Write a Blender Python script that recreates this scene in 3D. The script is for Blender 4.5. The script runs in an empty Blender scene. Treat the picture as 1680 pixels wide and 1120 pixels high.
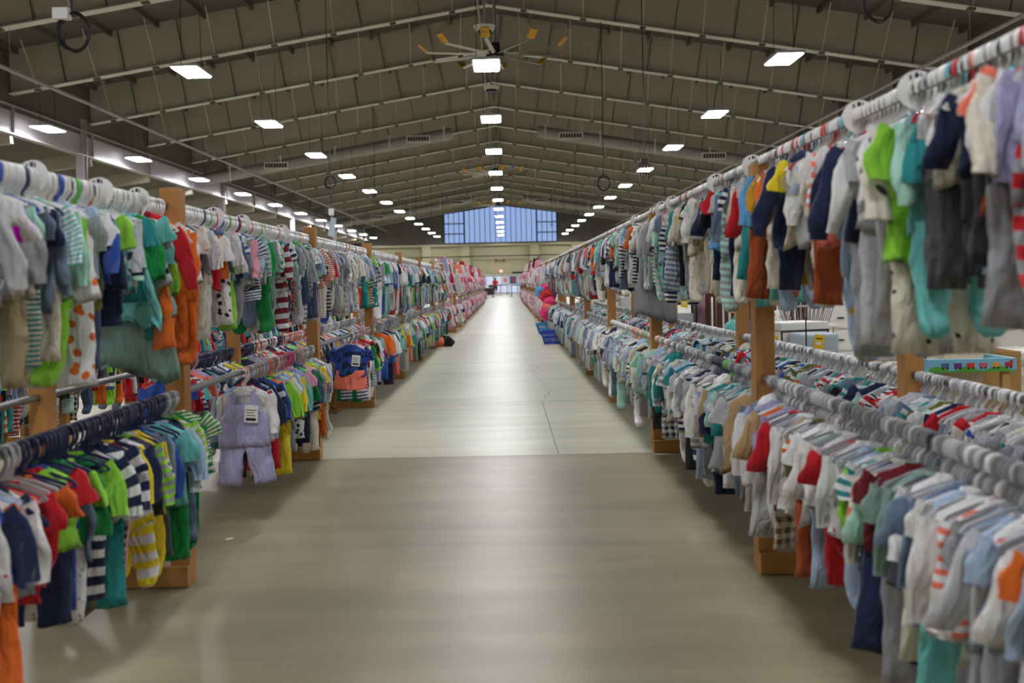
import bpy, bmesh, math, random
import numpy as np
from mathutils import Vector, Matrix, Euler
PI = math.pi
S = bpy.context.scene
COL = S.collection

# ------------------------------------------------------------------ camera
EYE = 1.30                     # camera height in metres
FPX = 35.0 / 36.0 * 1680
PITCH, ROLL = 0.025, -0.022
cam_d = bpy.data.cameras.new('camera')
cam_d.lens = 35; cam_d.sensor_width = 36
cam_d.shift_x = 11 / 1680; cam_d.shift_y = -57 / 1680
cam_d.clip_start = 0.05; cam_d.clip_end = 400
cam_d.dof.use_dof = True; cam_d.dof.focus_distance = 8.5; cam_d.dof.aperture_fstop = 2.6
cam = bpy.data.objects.new('camera', cam_d); COL.objects.link(cam)
CM = Matrix.Rotation(PI / 2 - PITCH, 3, 'X') @ Matrix.Rotation(ROLL, 3, 'Z')
cam.matrix_world = Matrix.Translation((0, 0, EYE)) @ CM.to_4x4()
S.camera = cam

def at(px, py, D):
    """world point seen at photo pixel (px, py) at distance D along the aisle"""
    d = CM @ Vector(((px - 829) / FPX, -(py - 503) / FPX, -1))
    return Vector((0, 0, EYE)) + d * (D / d.y)

# ------------------------------------------------------------------ view / world
S.view_settings.view_transform = 'Standard'
S.view_settings.look = 'None'
S.view_settings.exposure = 0.0
S.view_settings.gamma = 1
S.view_settings.use_curve_mapping = False
S.cycles.max_bounces = 6
S.cycles.diffuse_bounces = 3
S.cycles.glossy_bounces = 3
S.cycles.transparent_max_bounces = 8
S.cycles.sample_clamp_indirect = 4
S.cycles.caustics_reflective = False; S.cycles.caustics_refractive = False
W = bpy.data.worlds.new('evening_sky'); S.world = W; W.use_nodes = True
bg = W.node_tree.nodes['Background']
bg.inputs[0].default_value = (0.25, 0.35, 0.60, 1)      # plain blue dusk sky outside the big window
bg.inputs[1].default_value = 1.25
LAMP = 84.0                    # strength of every ceiling lamp

# ------------------------------------------------------------------ materials
def lin(h):
    if isinstance(h, str):
        h = h.lstrip('#'); v = [int(h[i:i + 2], 16) / 255 for i in (0, 2, 4)]
    else: v = [c / 255 for c in h]
    return tuple((c / 12.92 if c <= .04045 else ((c + .055) / 1.055) ** 2.4) for c in v) + (1,)

class NT:
    def __init__(s, name):
        s.m = bpy.data.materials.new(name); s.m.use_nodes = True
        s.t = s.m.node_tree; s.p = s.t.nodes['Principled BSDF']
    def n(s, ty, **kw):
        nd = s.t.nodes.new(ty)
        for k, v in kw.items(): setattr(nd, k, v)
        return nd
    def l(s, a, b): s.t.links.new(a, b)
    def math(s, op, a, b=None, c=None):
        nd = s.n('ShaderNodeMath', operation=op)
        for i, x in enumerate((a, b, c)):
            if x is None: continue
            if isinstance(x, (int, float)): nd.inputs[i].default_value = x
            else: s.l(x, nd.inputs[i])
        return nd.outputs[0]
    def mix(s, f, a, b, blend='MIX'):
        nd = s.n('ShaderNodeMix', data_type='RGBA', blend_type=blend)
        for i, x in ((0, f), (6, a), (7, b)):
            if isinstance(x, (int, float, tuple)): nd.inputs[i].default_value = x
            else: s.l(x, nd.inputs[i])
        return nd.outputs[2]

def simple(name, col, rough=.6, metal=0, spec=.5, noise=0, scale=8, bump=0, trans=0, stretch=None):
    k = NT(name); c = lin(col)
    k.p.inputs['Base Color'].default_value = c
    k.p.inputs['Roughness'].default_value = rough
    k.p.inputs['Metallic'].default_value = metal
    k.p.inputs['Specular IOR Level'].default_value = spec
    if trans: k.p.inputs['Transmission Weight'].default_value = trans
    if noise or bump:
        tc = k.n('ShaderNodeTexCoord'); nz = k.n('ShaderNodeTexNoise'); nz.inputs['Scale'].default_value = scale
        nz.inputs['Detail'].default_value = 4
        if stretch:
            mp = k.n('ShaderNodeMapping'); mp.inputs['Scale'].default_value = stretch
            k.l(tc.outputs['Object'], mp.inputs[0]); k.l(mp.outputs[0], nz.inputs['Vector'])
        else: k.l(tc.outputs['Object'], nz.inputs['Vector'])
        if noise:
            lo = tuple(x * (1 - noise) for x in c[:3]) + (1,); hi = tuple(min(1, x * (1 + noise)) for x in c[:3]) + (1,)
            k.l(k.mix(nz.outputs[0], lo, hi), k.p.inputs['Base Color'])
        if bump:
            b = k.n('ShaderNodeBump'); b.inputs['Strength'].default_value = bump; b.inputs['Distance'].default_value = .01
            k.l(nz.outputs[0], b.inputs['Height']); k.l(b.outputs[0], k.p.inputs['Normal'])
    return k.m

def emit(name, col, s):
    k = NT(name)
    k.p.inputs['Base Color'].default_value = (0.8, 0.8, 0.8, 1)
    k.p.inputs['Emission Color'].default_value = lin(col)
    k.p.inputs['Emission Strength'].default_value = s
    return k.m

def floor_mat():
    k = NT('polished_concrete')
    tc = k.n('ShaderNodeTexCoord'); sep = k.n('ShaderNodeSeparateXYZ'); k.l(tc.outputs['Object'], sep.inputs[0])
    X, Y = sep.outputs[0], sep.outputs[1]
    def nz(sc, det=5, st=(1, 1, 1)):
        mp = k.n('ShaderNodeMapping'); mp.inputs['Scale'].default_value = st
        k.l(tc.outputs['Object'], mp.inputs[0])
        n = k.n('ShaderNodeTexNoise'); n.inputs['Scale'].default_value = sc; n.inputs['Detail'].default_value = det
        k.l(mp.outputs[0], n.inputs['Vector']); return n.outputs[0]
    def ramp(v, a, b, ca, cb):
        r = k.n('ShaderNodeValToRGB'); r.color_ramp.elements[0].position = a; r.color_ramp.elements[1].position = b
        r.color_ramp.interpolation = 'EASE'; r.color_ramp.elements[0].color = ca; r.color_ramp.elements[1].color = cb
        k.l(v, r.inputs[0]); return r.outputs[0]
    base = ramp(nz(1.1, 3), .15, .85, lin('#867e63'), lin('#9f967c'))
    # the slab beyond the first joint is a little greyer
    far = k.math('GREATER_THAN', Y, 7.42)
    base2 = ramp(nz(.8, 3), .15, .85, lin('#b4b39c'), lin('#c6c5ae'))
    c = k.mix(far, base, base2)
    st = ramp(nz(1.6, 6, (.35, 3, 1)), .2, .8, (.70, .70, .70, 1), (1, 1, 1, 1))
    c = k.mix(.8, c, st, 'MULTIPLY')
    sp = ramp(nz(38, 2), .70, .78, (1, 1, 1, 1), (.8, .79, .76, 1))
    c = k.mix(.6, c, sp, 'MULTIPLY')
    # control joints in the slab
    def line(v, pos, w): return k.math('LESS_THAN', k.math('ABSOLUTE', k.math('SUBTRACT', v, pos)), w)
    m = line(k.math('ADD', Y, k.math('MULTIPLY', X, .01)), 7.42, .012)
    for yy in (10.72, 19.5, 28.5, 38, 48): m = k.math('MAXIMUM', m, line(Y, yy, .010))
    seg = k.math('MULTIPLY', line(X, .375, .007), k.math('MULTIPLY', k.math('GREATER_THAN', Y, 7.42), k.math('LESS_THAN', Y, 10.72)))
    m = k.math('MAXIMUM', m, seg)
    for xx in (-6, 6, -12, 12): m = k.math('MAXIMUM', m, line(X, xx, .01))
    # a wandering hairline crack
    wob = k.math('MULTIPLY', k.math('SUBTRACT', nz(1.7, 3), .5), .55)
    cr = line(k.math('SUBTRACT', X, k.math('ADD', wob, k.math('MULTIPLY', k.math('SUBTRACT', Y, 13), -.02))), .42, .007)
    cr = k.math('MULTIPLY', cr, k.math('MULTIPLY', k.math('GREATER_THAN', Y, 10.9), k.math('LESS_THAN', Y, 17.5)))
    m = k.math('MAXIMUM', m, cr)
    c = k.mix(k.math('MULTIPLY', m, .62), c, (.05, .045, .035, 1))
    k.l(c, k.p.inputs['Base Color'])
    rr = k.math('ADD', k.math('MULTIPLY', nz(1.1, 2, (1, .6, 1)), .14), .32)
    k.l(rr, k.p.inputs['Roughness'])
    k.p.inputs['Specular IOR Level'].default_value = .5
    b = k.n('ShaderNodeBump'); b.inputs['Strength'].default_value = .12; b.inputs['Distance'].default_value = .004
    k.l(nz(9, 3), b.inputs['Height']); k.l(b.outputs[0], k.p.inputs['Normal'])
    return k.m

M = dict(
    floor=floor_mat(),
    wood=simple('pine_timber', '#a9773d', .65, noise=.22, scale=6, stretch=(9, 9, 1)),
    wood_dark=simple('weathered_pine', '#946631', .7, noise=.25, scale=6, stretch=(9, 9, 1)),
    pipe=simple('galvanised_pipe', '#8e9092', .38, .85, noise=.15),
    web=simple('painted_steel_shaded', '#bab0a1', .85, noise=.10, scale=.35),  # same paint as the flanges, darker: weaker light on webs put into colour
    flange=simple('painted_steel', '#dcd4cc', .6, noise=.06, scale=2),  # frame paint in its lighter tone, floor bounce on flanges put into colour
    steel=simple('pale_painted_steel', '#b3afb2', .45, noise=.06, scale=2),
    roof=simple('roof_deck', '#5f594f', .9, noise=.1, scale=.5),
    seam=simple('dark_seam', '#6d665c', .8),
    wall=simple('beige_block_wall', '#a9a284', .9, noise=.06, scale=1),
    wall_side=simple('grey_side_wall', '#66625a', .9, noise=.06, scale=1),
    white=simple('white_plastic', '#e4e3e0', .45),
    black=simple('black_rubber', '#17171a', .5),
    lamp=emit('lamp_diffuser', '#fbfbff', LAMP),
    lamp_body=simple('lamp_housing', '#c9c9c9', .5),
    yellow=simple('safety_yellow', '#d39a1c', .5),
    fan=simple('fan_blade_aluminium', '#d5cec4', .5),
    dark=simple('dark_metal', '#2c2b2a', .5, .4),
    duct=simple('pale_duct', '#9a9791', .6, .1),
    card=simple('white_card', '#e9e8e4', .7),
)

# ------------------------------------------------------------------ mesh helpers
def mesh_from(name, verts, faces, mats=None, midx=None, smooth=False, uv=None):
    me = bpy.data.meshes.new(name); me.from_pydata([tuple(v) for v in verts], [], faces)
    for m in (mats or []): me.materials.append(m)
    if midx is not None: me.polygons.foreach_set('material_index', midx)
    if smooth: me.polygons.foreach_set('use_smooth', [True] * len(me.polygons))
    if uv is not None:
        L = me.uv_layers.new(name='uv'); L.data.foreach_set('uv', np.asarray(uv, dtype=np.float32).ravel())
    me.update(); return me

class MB:
    """collects shapes that become ONE mesh"""
    def __init__(s): s.v = []; s.f = []; s.mi = []; s.uv = []
    def add(s, v, f, mi=0, uv=None):
        o = len(s.v); s.v += [tuple(p) for p in v]
        s.f += [tuple(i + o for i in q) for q in f]; s.mi += [mi] * len(f)
        if uv is None: uv = [(v[i][0] + v[i][1], v[i][2]) for q in f for i in q]
        s.uv += list(uv); return s
    def box(s, a, b, mi=0):
        x0, y0, z0 = a; x1, y1, z1 = b
        v = [(x0, y0, z0), (x1, y0, z0), (x1, y1, z0), (x0, y1, z0), (x0, y0, z1), (x1, y0, z1), (x1, y1, z1), (x0, y1, z1)]
        f = [(0, 3, 2, 1), (4, 5, 6, 7), (0, 1, 5, 4), (1, 2, 6, 5), (2, 3, 7, 6), (3, 0, 4, 7)]
        return s.add(v, f, mi)
    def bbox(s, a, b, r=.006, mi=0, seg=2):
        """box with rounded edges"""
        bm = bmesh.new(); bmesh.ops.create_cube(bm, size=1)
        for v in bm.verts:
            v.co = Vector([(a[i] + b[i]) / 2 + v.co[i] * (b[i] - a[i]) for i in range(3)])
        bmesh.ops.bevel(bm, geom=bm.edges[:], offset=r, segments=seg, affect='EDGES', profile=.6)
        return s.bm(bm, mi)
    def bm(s, bm, mi=0, mat=None):
        if mat is not None: bmesh.ops.transform(bm, matrix=mat, verts=bm.verts[:])
        bm.verts.ensure_lookup_table(); bm.verts.index_update()
        v = [tuple(x.co) for x in bm.verts]; f = [tuple(x.index for x in q.verts) for q in bm.faces]
        bm.free(); return s.add(v, f, mi)
    def bar(s, p, q, w, h, mi=0, up=(0, 0, 1)):
        """rectangular bar from p to q, w across, h along up"""
        p = Vector(p); q = Vector(q); d = (q - p).normalized(); u = Vector(up)
        r = d.cross(u)
        if r.length < 1e-4: r = d.cross(Vector((0, 1, 0)))
        r.normalize(); u = r.cross(d)
        v = []
        for c in (p, q):
            for a, b in ((-1, -1), (1, -1), (1, 1), (-1, 1)): v.append(c + r * (a * w / 2) + u * (b * h / 2))
        f = [(0, 1, 2, 3), (7, 6, 5, 4), (0, 4, 5, 1), (1, 5, 6, 2), (2, 6, 7, 3), (3, 7, 4, 0)]
        return s.add(v, f, mi)
    def tube(s, pts, r, n=8, mi=0, caps=True, closed=False):
        pts = [Vector(p) for p in pts]; N = len(pts); v = []
        rr = r if isinstance(r, (list, tuple)) else [r] * N
        prev = None
        for i, p in enumerate(pts):
            if closed: d = pts[(i + 1) % N] - pts[i - 1]
            else: d = pts[min(i + 1, N - 1)] - pts[max(i - 1, 0)]
            d.normalize()
            if prev is None:
                a = Vector((0, 0, 1)) if abs(d.z) < .9 else Vector((1, 0, 0)); u = d.cross(a).normalized()
            else: u = (prev - d * prev.dot(d)).normalized()
            prev = u; w = d.cross(u)
            for k in range(n):
                t = 2 * PI * k / n; v.append(p + (u * math.cos(t) + w * math.sin(t)) * rr[i])
        f = []
        for i in range(N if closed else N - 1):
            j = (i + 1) % N
            for k in range(n): f.append((i * n + k, i * n + (k + 1) % n, j * n + (k + 1) % n, j * n + k))
        if caps and not closed: f.append(tuple(range(n))[::-1]); f.append(tuple((N - 1) * n + k for k in range(n)))
        return s.add(v, f, mi)
    def cyl(s, c, r, h, n=20, mi=0, r2=None):
        r2 = r if r2 is None else r2
        return s.tube([c, (c[0], c[1], c[2] + h)], [r, r2], n, mi)
    def ell(s, c, r, mi=0, n=12, m=8, noise=0, seed=0):
        rnd = random.Random(seed); v = []; f = []
        ph = [rnd.uniform(0, 6) for _ in range(3)]
        for i in range(m + 1):
            t = PI * i / m
            for k in range(n):
                a = 2 * PI * k / n
                q = 1 + noise * (math.sin(3 * a + ph[0]) * math.sin(2 * t + ph[1]) + .6 * math.sin(5 * a + 4 * t + ph[2]))
                v.append((c[0] + r[0] * q * math.sin(t) * math.cos(a), c[1] + r[1] * q * math.sin(t) * math.sin(a), c[2] + r[2] * q * math.cos(t)))
        for i in range(m):
            for k in range(n): f.append((i * n + k, (i + 1) * n + k, (i + 1) * n + (k + 1) % n, i * n + (k + 1) % n))
        return s.add(v, f, mi)
    def mesh(s, name, mats=(), smooth=False, sharp=None):
        me = mesh_from(name, s.v, s.f, mats, s.mi, smooth, s.uv)
        if smooth and sharp: me.set_sharp_from_angle(angle=math.radians(sharp))
        return me

def obj(name, me, parent=None, loc=None, rz=0):
    o = bpy.data.objects.new(name, me); COL.objects.link(o)
    if parent is not None: o.parent = parent
    if loc is not None: o.location = loc
    if rz: o.rotation_euler = (0, 0, rz)
    return o
def build(mb, name, mat, parent=None, loc=None, rz=0, smooth=False, sharp=35):
    mats = mat if isinstance(mat, (list, tuple)) else [mat]
    return obj(name, mb.mesh(name, mats, smooth, sharp), parent, loc, rz)
def tag(o, label, cat=None, group=None, kind=None):
    if label: o['label'] = label
    if cat: o['category'] = cat
    if group: o['group'] = group
    if kind: o['kind'] = kind
    return o
def thing(name, label, cat, loc=(0, 0, 0), rz=0, group=None):
    o = bpy.data.objects.new(name, None); COL.objects.link(o); o.empty_display_size = .1
    o.location = loc; o.rotation_euler = (0, 0, rz)
    return tag(o, label, cat, group)
def struct(mb, name, mat, smooth=False):
    o = build(mb, name, mat, smooth=smooth); o['kind'] = 'structure'; return o
def copy_tree(o, parent=None):
    c = o.copy(); COL.objects.link(c); c.parent = parent
    for ch in list(o.children): copy_tree(ch, c)
    return c

# ------------------------------------------------------------------ the hall
RC = -0.35                     # ridge line x
HR = 8.8 + EYE                 # underside of the rafters at the ridge
SL = 0.163                     # roof slope
XC = 15.3                      # column line from the ridge
XS = 29.0                      # side walls
D0, D1 = -22.0, 117.0
def zr(x): return HR - SL * abs(x - RC)
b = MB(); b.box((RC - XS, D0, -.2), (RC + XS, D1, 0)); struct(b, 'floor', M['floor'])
# roof deck: two main slopes and two lower side roofs, with purlins
b = MB(); t = 1.42
for s in (-1, 1):
    p = [(RC, D0, HR + t), (RC + s * XC, D0, zr(RC + XC) + t), (RC + s * XC, D1, zr(RC + XC) + t), (RC, D1, HR + t)]
    q = [(x, y, z + .15) for x, y, z in p]
    b.add(p + q, [(0, 1, 2, 3), (7, 6, 5, 4), (0, 4, 5, 1), (1, 5, 6, 2), (2, 6, 7, 3), (3, 7, 4, 0)])
    za, zb = 5.0 + EYE + .9, 3.4 + EYE + .9
    p = [(RC + s * XC, D0, za), (RC + s * XS, D0, zb), (RC + s * XS, D1, zb), (RC + s * XC, D1, za)]
    q = [(x, y, z + .15) for x, y, z in p]
    b.add(p + q, [(0, 1, 2, 3), (7, 6, 5, 4), (0, 4, 5, 1), (1, 5, 6, 2), (2, 6, 7, 3), (3, 7, 4, 0)])
    for i in range(1, 11):
        x = RC + s * i * 1.5; b.box((x - .04, D0, zr(x) + t - .2), (x + .04, D1, zr(x) + t))
    b.box((RC + s * XC - .05, D0, za - .1), (RC + s * XC + .05, D1, zr(RC + XC) + t))
struct(b, 'ceiling', M['roof'])
b = MB()
for s in (-1, 1):
    x = RC + s * XS; b = MB(); b.box((min(x, x + s * .3), D0, 0), (max(x, x + s * .3), D1, 6))
    for y in range(int(D0), int(D1), 2): b.box((x - .03 - s * .02, y, 0), (x + .03 - s * .02, y + .12, 5.6))
    struct(b, 'wall_left' if s < 0 else 'wall_right', M['wall_side'])
b = MB(); b.box((RC - XS, D0 - .3, 0), (RC + XS, D0, 12)); struct(b, 'wall_near', M['wall_side'])

# rafters
frame_D = [31.9 - 6.13 * k for k in range(8, 0, -1)] + [31.9 + 6.13 * k for k in range(14)]
ntrim = 0
for fi, D in enumerate(frame_D):
    for s in (-1, 1):
        b = MB(); x0, x1 = RC, RC + s * XC
        z0, z1 = HR, zr(x1)
        dirv = Vector((x1 - x0, 0, z1 - z0)).normalized(); up = Vector((-dirv.z * s, 0, dirv.x * s)) * 1.0
        if up.z < 0: up = -up
        tdep = 1.38
        # web
        b.bar(Vector((x0, D, z0)) + up * tdep / 2, Vector((x1, D, z1)) + up * tdep / 2, .02, tdep, 0, up=up)
        b.bar((x0, D, z0), (x1, D, z1), .34, .03, 1, up=up)
        n = 8
        for i in range(n + 1):
            p = Vector((x0, D, z0)) + dirv * (i * 15.3 / n + .25)
            b.bar(p - Vector((0, .05, 0)), p - Vector((0, .05, 0)) + up * tdep, .018, .07, 2, up=(0, 1, 0))
            if fi > 6 and i < n:      # flange braces and clips
                p = Vector((x0, D, z0)) + dirv * (i * 15.3 / n + 1.15)
                b.bar(p + Vector((0, -.12, .02)), p + dirv * -.28 * 1 + Vector((0, -1.3, 0)) + up * 1.2, .03, .03, 0)
                b.box((p.x - .09, D - .16, p.z - .09), (p.x + .09, D + .02, p.z + .03), 2)
        ntrim += 1; struct(b, 'trim_%d' % ntrim, [M['web'], M['flange'], M['seam']])
# column lines with the deep eave beam
colD = [37.2 + 18.4 * k for k in range(-3, 5)]
for s in (-1, 1):
    x = RC + s * XC
    b = MB(); b.box((x - .02, D0, 5.05 + EYE), (x + .02, D1, 5.95 + EYE), 0)
    b.box((x - .14, D0, 5.03 + EYE), (x + .14, D1, 5.07 + EYE), 1); b.box((x - .14, D0, 5.93 + EYE), (x + .14, D1, 5.97 + EYE), 1)
    for D in frame_D: b.box((x - .13, D - .02, 5.05 + EYE), (x + .13, D + .02, 5.95 + EYE), 1)
    ntrim += 1; struct(b, 'trim_%d' % ntrim, [M['steel'], M['steel']])
    for D in colD:
        b = MB(); b.box((x - .15, D - .16, 0), (x + .15, D - .13, 7.7)); b.box((x - .15, D + .13, 0), (x + .15, D + .16, 7.7))
        b.box((x - .012, D - .14, 0), (x + .012, D + .14, 7.7)); b.box((x - .2, D - .2, 0), (x + .2, D + .2, .02))
        ntrim += 1; struct(b, 'trim_%d' % ntrim, [M['steel']])
    # side-aisle rafters
    b = MB()
    for D in frame_D:
        b.bar((x, D, 6.3), (RC + s * XS, D, 4.75), .2, .5)
    ntrim += 1; struct(b, 'trim_%d' % ntrim, [M['web']])
# gas pipes running the length of the hall
for x, z, w in ((-12.6, 5.72 + EYE, 'left'), (12.1, 5.88 + EYE, 'right')):
    b = MB(); b.tube([(x, D0, z), (x, 108, z)], .055, 10)
    for D in frame_D: b.bar((x, D, z), (x, D, zr(x)), .015, .015, up=(0, 1, 0))
    tag(build(b, 'ceiling_pipe', M['duct'], smooth=True), 'long grey pipe hung under the %s slope of the roof' % w, 'pipe')

# far wall with the big blue window
YW = 116.5
wl, wr = at(728, 396, YW).x, at(915, 396, YW).x
wb = at(820, 399, YW).z; ws = at(728, 350, YW).z
b = MB(); hw = XC
def wallpoly(pts):      # extruded polygon in XZ
    n = len(pts); v = [(x, YW, z) for x, z in pts] + [(x, YW + .3, z) for x, z in pts]
    f = [tuple(range(n)), tuple(range(2 * n - 1, n - 1, -1))] + [(i, i + n, (i + 1) % n + n, (i + 1) % n) for i in range(n)]
    b.add(v, f)
wallpoly([(RC - XS, 0), (RC + XS, 0), (RC + XS, wb), (RC - XS, wb)])
struct(b, 'wall_far', M['wall'])
b = MB()
top = lambda x: zr(x) + 1.5
wallpoly([(RC - XS, wb), (wl, wb), (wl, top(wl)), (RC - XC, top(RC - XC)), (RC - XS, 8)])
wallpoly([(wr, wb), (RC + XS, wb), (RC + XS, 8), (RC + XC, top(RC + XC)), (wr, top(wr))])
wtop = lambda x: ws + .14 * (abs(wl - RC) - abs(x - RC)) - .0
wallpoly([(wl, ws), (RC, wtop(RC)), (wr, ws), (wr, top(wr)), (RC, top(RC)), (wl, top(wl))])
x = RC - XS
while x < RC + XS:
    if x < wl - .3 or x > wr + .3: b.box((x, YW - .05, wb), (x + .2, YW, min(top(x), 9.5) if abs(x - RC) < XC else 6))
    x += .9
struct(b, 'wall_far_upper', simple('dark_corrugated_wall', '#67645c', .8, noise=.05))
fr = MB(); gl = MB()
sec = (wr - wl)
def vz(x): return wtop(x)
nm = 22
for i in range(nm + 1):
    x = wl + sec * i / nm; w = .09 if i in (0, 4, 18, nm) else .035
    if i == 0: x += .05
    if i == nm: x -= .05
    fr.box((x - w, YW + .02, wb), (x + w, YW + .16, vz(x)))
fr.box((wl, YW + .02, wb), (wr, YW + .16, wb + .15))
for s, (xa, xb) in (('l', (wl, wl + sec * 4 / nm)), ('r', (wl + sec * 18 / nm, wr))):
    for q in (.33, .66): z = wb + (ws - wb) * q; fr.box((xa, YW + .03, z - .06), (xb, YW + .15, z + .06))
for xa, xb in ((wl, RC), (RC, wr)):
    fr.bar((xa, YW + .1, vz(xa) - .07), (xb, YW + .1, vz(xb) - .07), .14, .16)
w1 = build(fr, 'window_1', M['dark']); w1['kind'] = 'structure'
gl.add([(wl, YW + .2, wb), (wr, YW + .2, wb), (wr, YW + .2, ws), (RC, YW + .2, wtop(RC)), (wl, YW + .2, ws)], [(0, 1, 2, 3, 4)])
k = NT('window_glass'); k.p.inputs['Roughness'].default_value = .05; k.p.inputs['Base Color'].default_value = (1, 1, 1, 1)
tr = k.n('ShaderNodeBsdfTransparent'); mx = k.n('ShaderNodeMixShader'); mx.inputs[0].default_value = .02
tr.inputs[0].default_value = (.95, .97, 1, 1)
gg = k.n('ShaderNodeBsdfGlossy'); gg.inputs['Roughness'].default_value = .35
k.l(tr.outputs[0], mx.inputs[1]); k.l(gg.outputs[0], mx.inputs[2]); k.l(mx.outputs[0], k.t.nodes['Material Output'].inputs[0])
M['glass'] = k.m
build(gl, 'pane', M['glass'], w1)
b = MB(); b.box((RC - XS, YW - .55, wb - .28), (RC + XS, YW, wb - .02)); ntrim += 1; struct(b, 'trim_%d' % ntrim, M['wall'])
for px in (764, 877, 700, 945):
    x = at(px, 420, YW).x; b = MB(); b.box((x - .5, YW - .5, 0), (x + .5, YW, wb - .25)); ntrim += 1; struct(b, 'trim_%d' % ntrim, simple('pilaster_%d' % px, '#b5ae90', .9))
b = MB(); b.tube([(RC - 20, YW - .6, at(800, 420, YW).z), (RC + 20, YW - .6, at(800, 420, YW).z)], .05, 8)
tag(build(b, 'conduit', M['dark']), 'dark conduit running across the far beige wall', 'pipe')

# ------------------------------------------------------------------ ceiling lamps
def make_lamp():
    t = thing('ceiling_light', '', 'ceiling light')
    b = MB(); b.bbox((-.33, -.65, 0), (.33, .65, .07), .015); build(b, 'housing', M['lamp_body'], t)
    b = MB(); b.bbox((-.30, -.61, -.025), (.30, .61, -.002), .008); build(b, 'diffuser', M['lamp'], t)
    for sx in (-.25, .25):
        b = MB(); b.tube([(sx, 0, .05), (sx * .9, 0, 2.0)], .008, 5); build(b, 'suspension_cable', M['dark'], t)
    return t
lamp0 = None
zl = 5.3 + EYE
rows = [(-22.0, 'outermost left side-aisle'), (-14.75, 'far left'), (-7.55, 'left'), (-.33, 'centre ridge'), (6.95, 'right'), (14.1, 'far right')]
for x, rn in rows:
    for kx in range(-4, 12):
        D = 24.5 + 8.03 * kx + (0 if x > -20 else -1)
        if D > 114: continue
        z = zl if abs(x) < 20 else 3.9 + EYE
        if lamp0 is None: lamp0 = o = make_lamp()
        else: o = copy_tree(lamp0)
        o.location = (x, D, z)
        if kx < 0: w = 'above or behind the camera'
        else: w = ('nearest the camera', 'second from the camera', 'third from the camera', 'fourth from the camera', 'fifth from the camera', 'sixth from the camera', 'seventh from the camera', 'eighth from the camera', 'ninth from the camera', 'tenth from the camera', 'eleventh from the camera', 'twelfth and last')[kx]
        o['label'] = 'lit rectangular hanging lamp in the %s row, %s' % (rn, w)
        o['group'] = 'high bay lamps in the %s row' % rn
    # last lamp handled by range

# ------------------------------------------------------------------ ceiling fans
def fan(loc, rad, label, rot=0):
    t = thing('ceiling_fan', label, 'ceiling fan', loc, rot)
    b = MB(); b.cyl((0, 0, -.12), .28, .16, 20); b.cyl((0, 0, .02), .16, .3, 16); build(b, 'hub', M['dark'], t, smooth=True)
    b = MB(); b.cyl((0, 0, .3), .05, 1.6, 10); build(b, 'downrod', M['duct'], t)
    for i in range(10):
        a = 2 * PI * i / 10; d = Vector((math.cos(a), math.sin(a), 0)); u = Vector((-math.sin(a), math.cos(a), 0))
        bb = MB(); v = []
        for r, w in ((.2, .05), (.6, .06), (rad * .9, .05)):
            for c, z in ((-1, .0), (0, .03), (1, .0), (0, -.012)): v.append(d * r + u * (c * w) + Vector((0, 0, z - .03 + c * .02)))
        f = [(i0 * 4 + k, i0 * 4 + (k + 1) % 4, i0 * 4 + 4 + (k + 1) % 4, i0 * 4 + 4 + k) for i0 in range(2) for k in range(4)] + [(3, 2, 1, 0), (8, 9, 10, 11)]
        bb.add(v, f); bl = build(bb, 'blade', M['fan'], t)
        bb = MB(); e = d * rad
        bb.bar(d * rad * .89, e + Vector((0, 0, .22)), .26, .03); build(bb, 'winglet', M['yellow'], bl)
    return t
p = at(810, 84, 1); 
def onray(px, py, zabs):
    d = at(px, py, 1) - Vector((0, 0, EYE)); s = (zabs - EYE) / d.z; return Vector((0, 0, EYE)) + d * s
fan(onray(812, 88, 7.0 + EYE), 2.35, 'large ceiling fan with yellow blade tips, nearest, above the ridge lamp row', .2)
fan(onray(813, 284, 7.0 + EYE), 2.35, 'second large ceiling fan with yellow blade tips, further down the ridge', .5)
fan(onray(817, 336, 7.0 + EYE), 2.35, 'farthest large ceiling fan, in front of the blue window', .1)

# ducts with vents under the rafters
def duct(D, zoff, lab, xs):
    for s in (-1, 1):
        t = thing('air_duct', 'long pale air duct under the %s roof slope, %s' % ('left' if s < 0 else 'right', lab), 'air duct', (0, 0, 0))
        x0 = RC + s * 2.2; x1 = RC + s * 15
        b = MB(); b.tube([(x0, D, zr(x0) - zoff), (x1, D, zr(x1) - zoff)], .3, 14); build(b, 'duct_tube', M['duct'], t, smooth=True)
        for q in (2.6, 5.4, 8.2, 11.0, 13.6):
            x = RC + s * q; b = MB(); b.bar((x, D - .34, zr(x) - zoff - .4), (x, D - .34, zr(x) - zoff + .45), .07, .03, up=(0, 1, 0)); build(b, 'hanger_strap', M['white'], t)
        for q in xs:
            x = RC + s * q; z = zr(x) - zoff
            g = MB(); g.box((x - .62, D - .46, z - .2), (x + .62, D - .3, z + .16)); v = build(g, 'vent', M['flange'], t)
            g = MB()
            for i in range(8): g.box((x - .55 + i * .14, D - .475, z - .13), (x - .45 + i * .14, D - .455, z + .08))
            build(g, 'grille', M['black'], v)
duct(51.5, .75, 'nearer of the two ducts', (3.9, 11.2)); duct(92.0, .75, 'farther of the two ducts', (3.9, 11.2))

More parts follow.
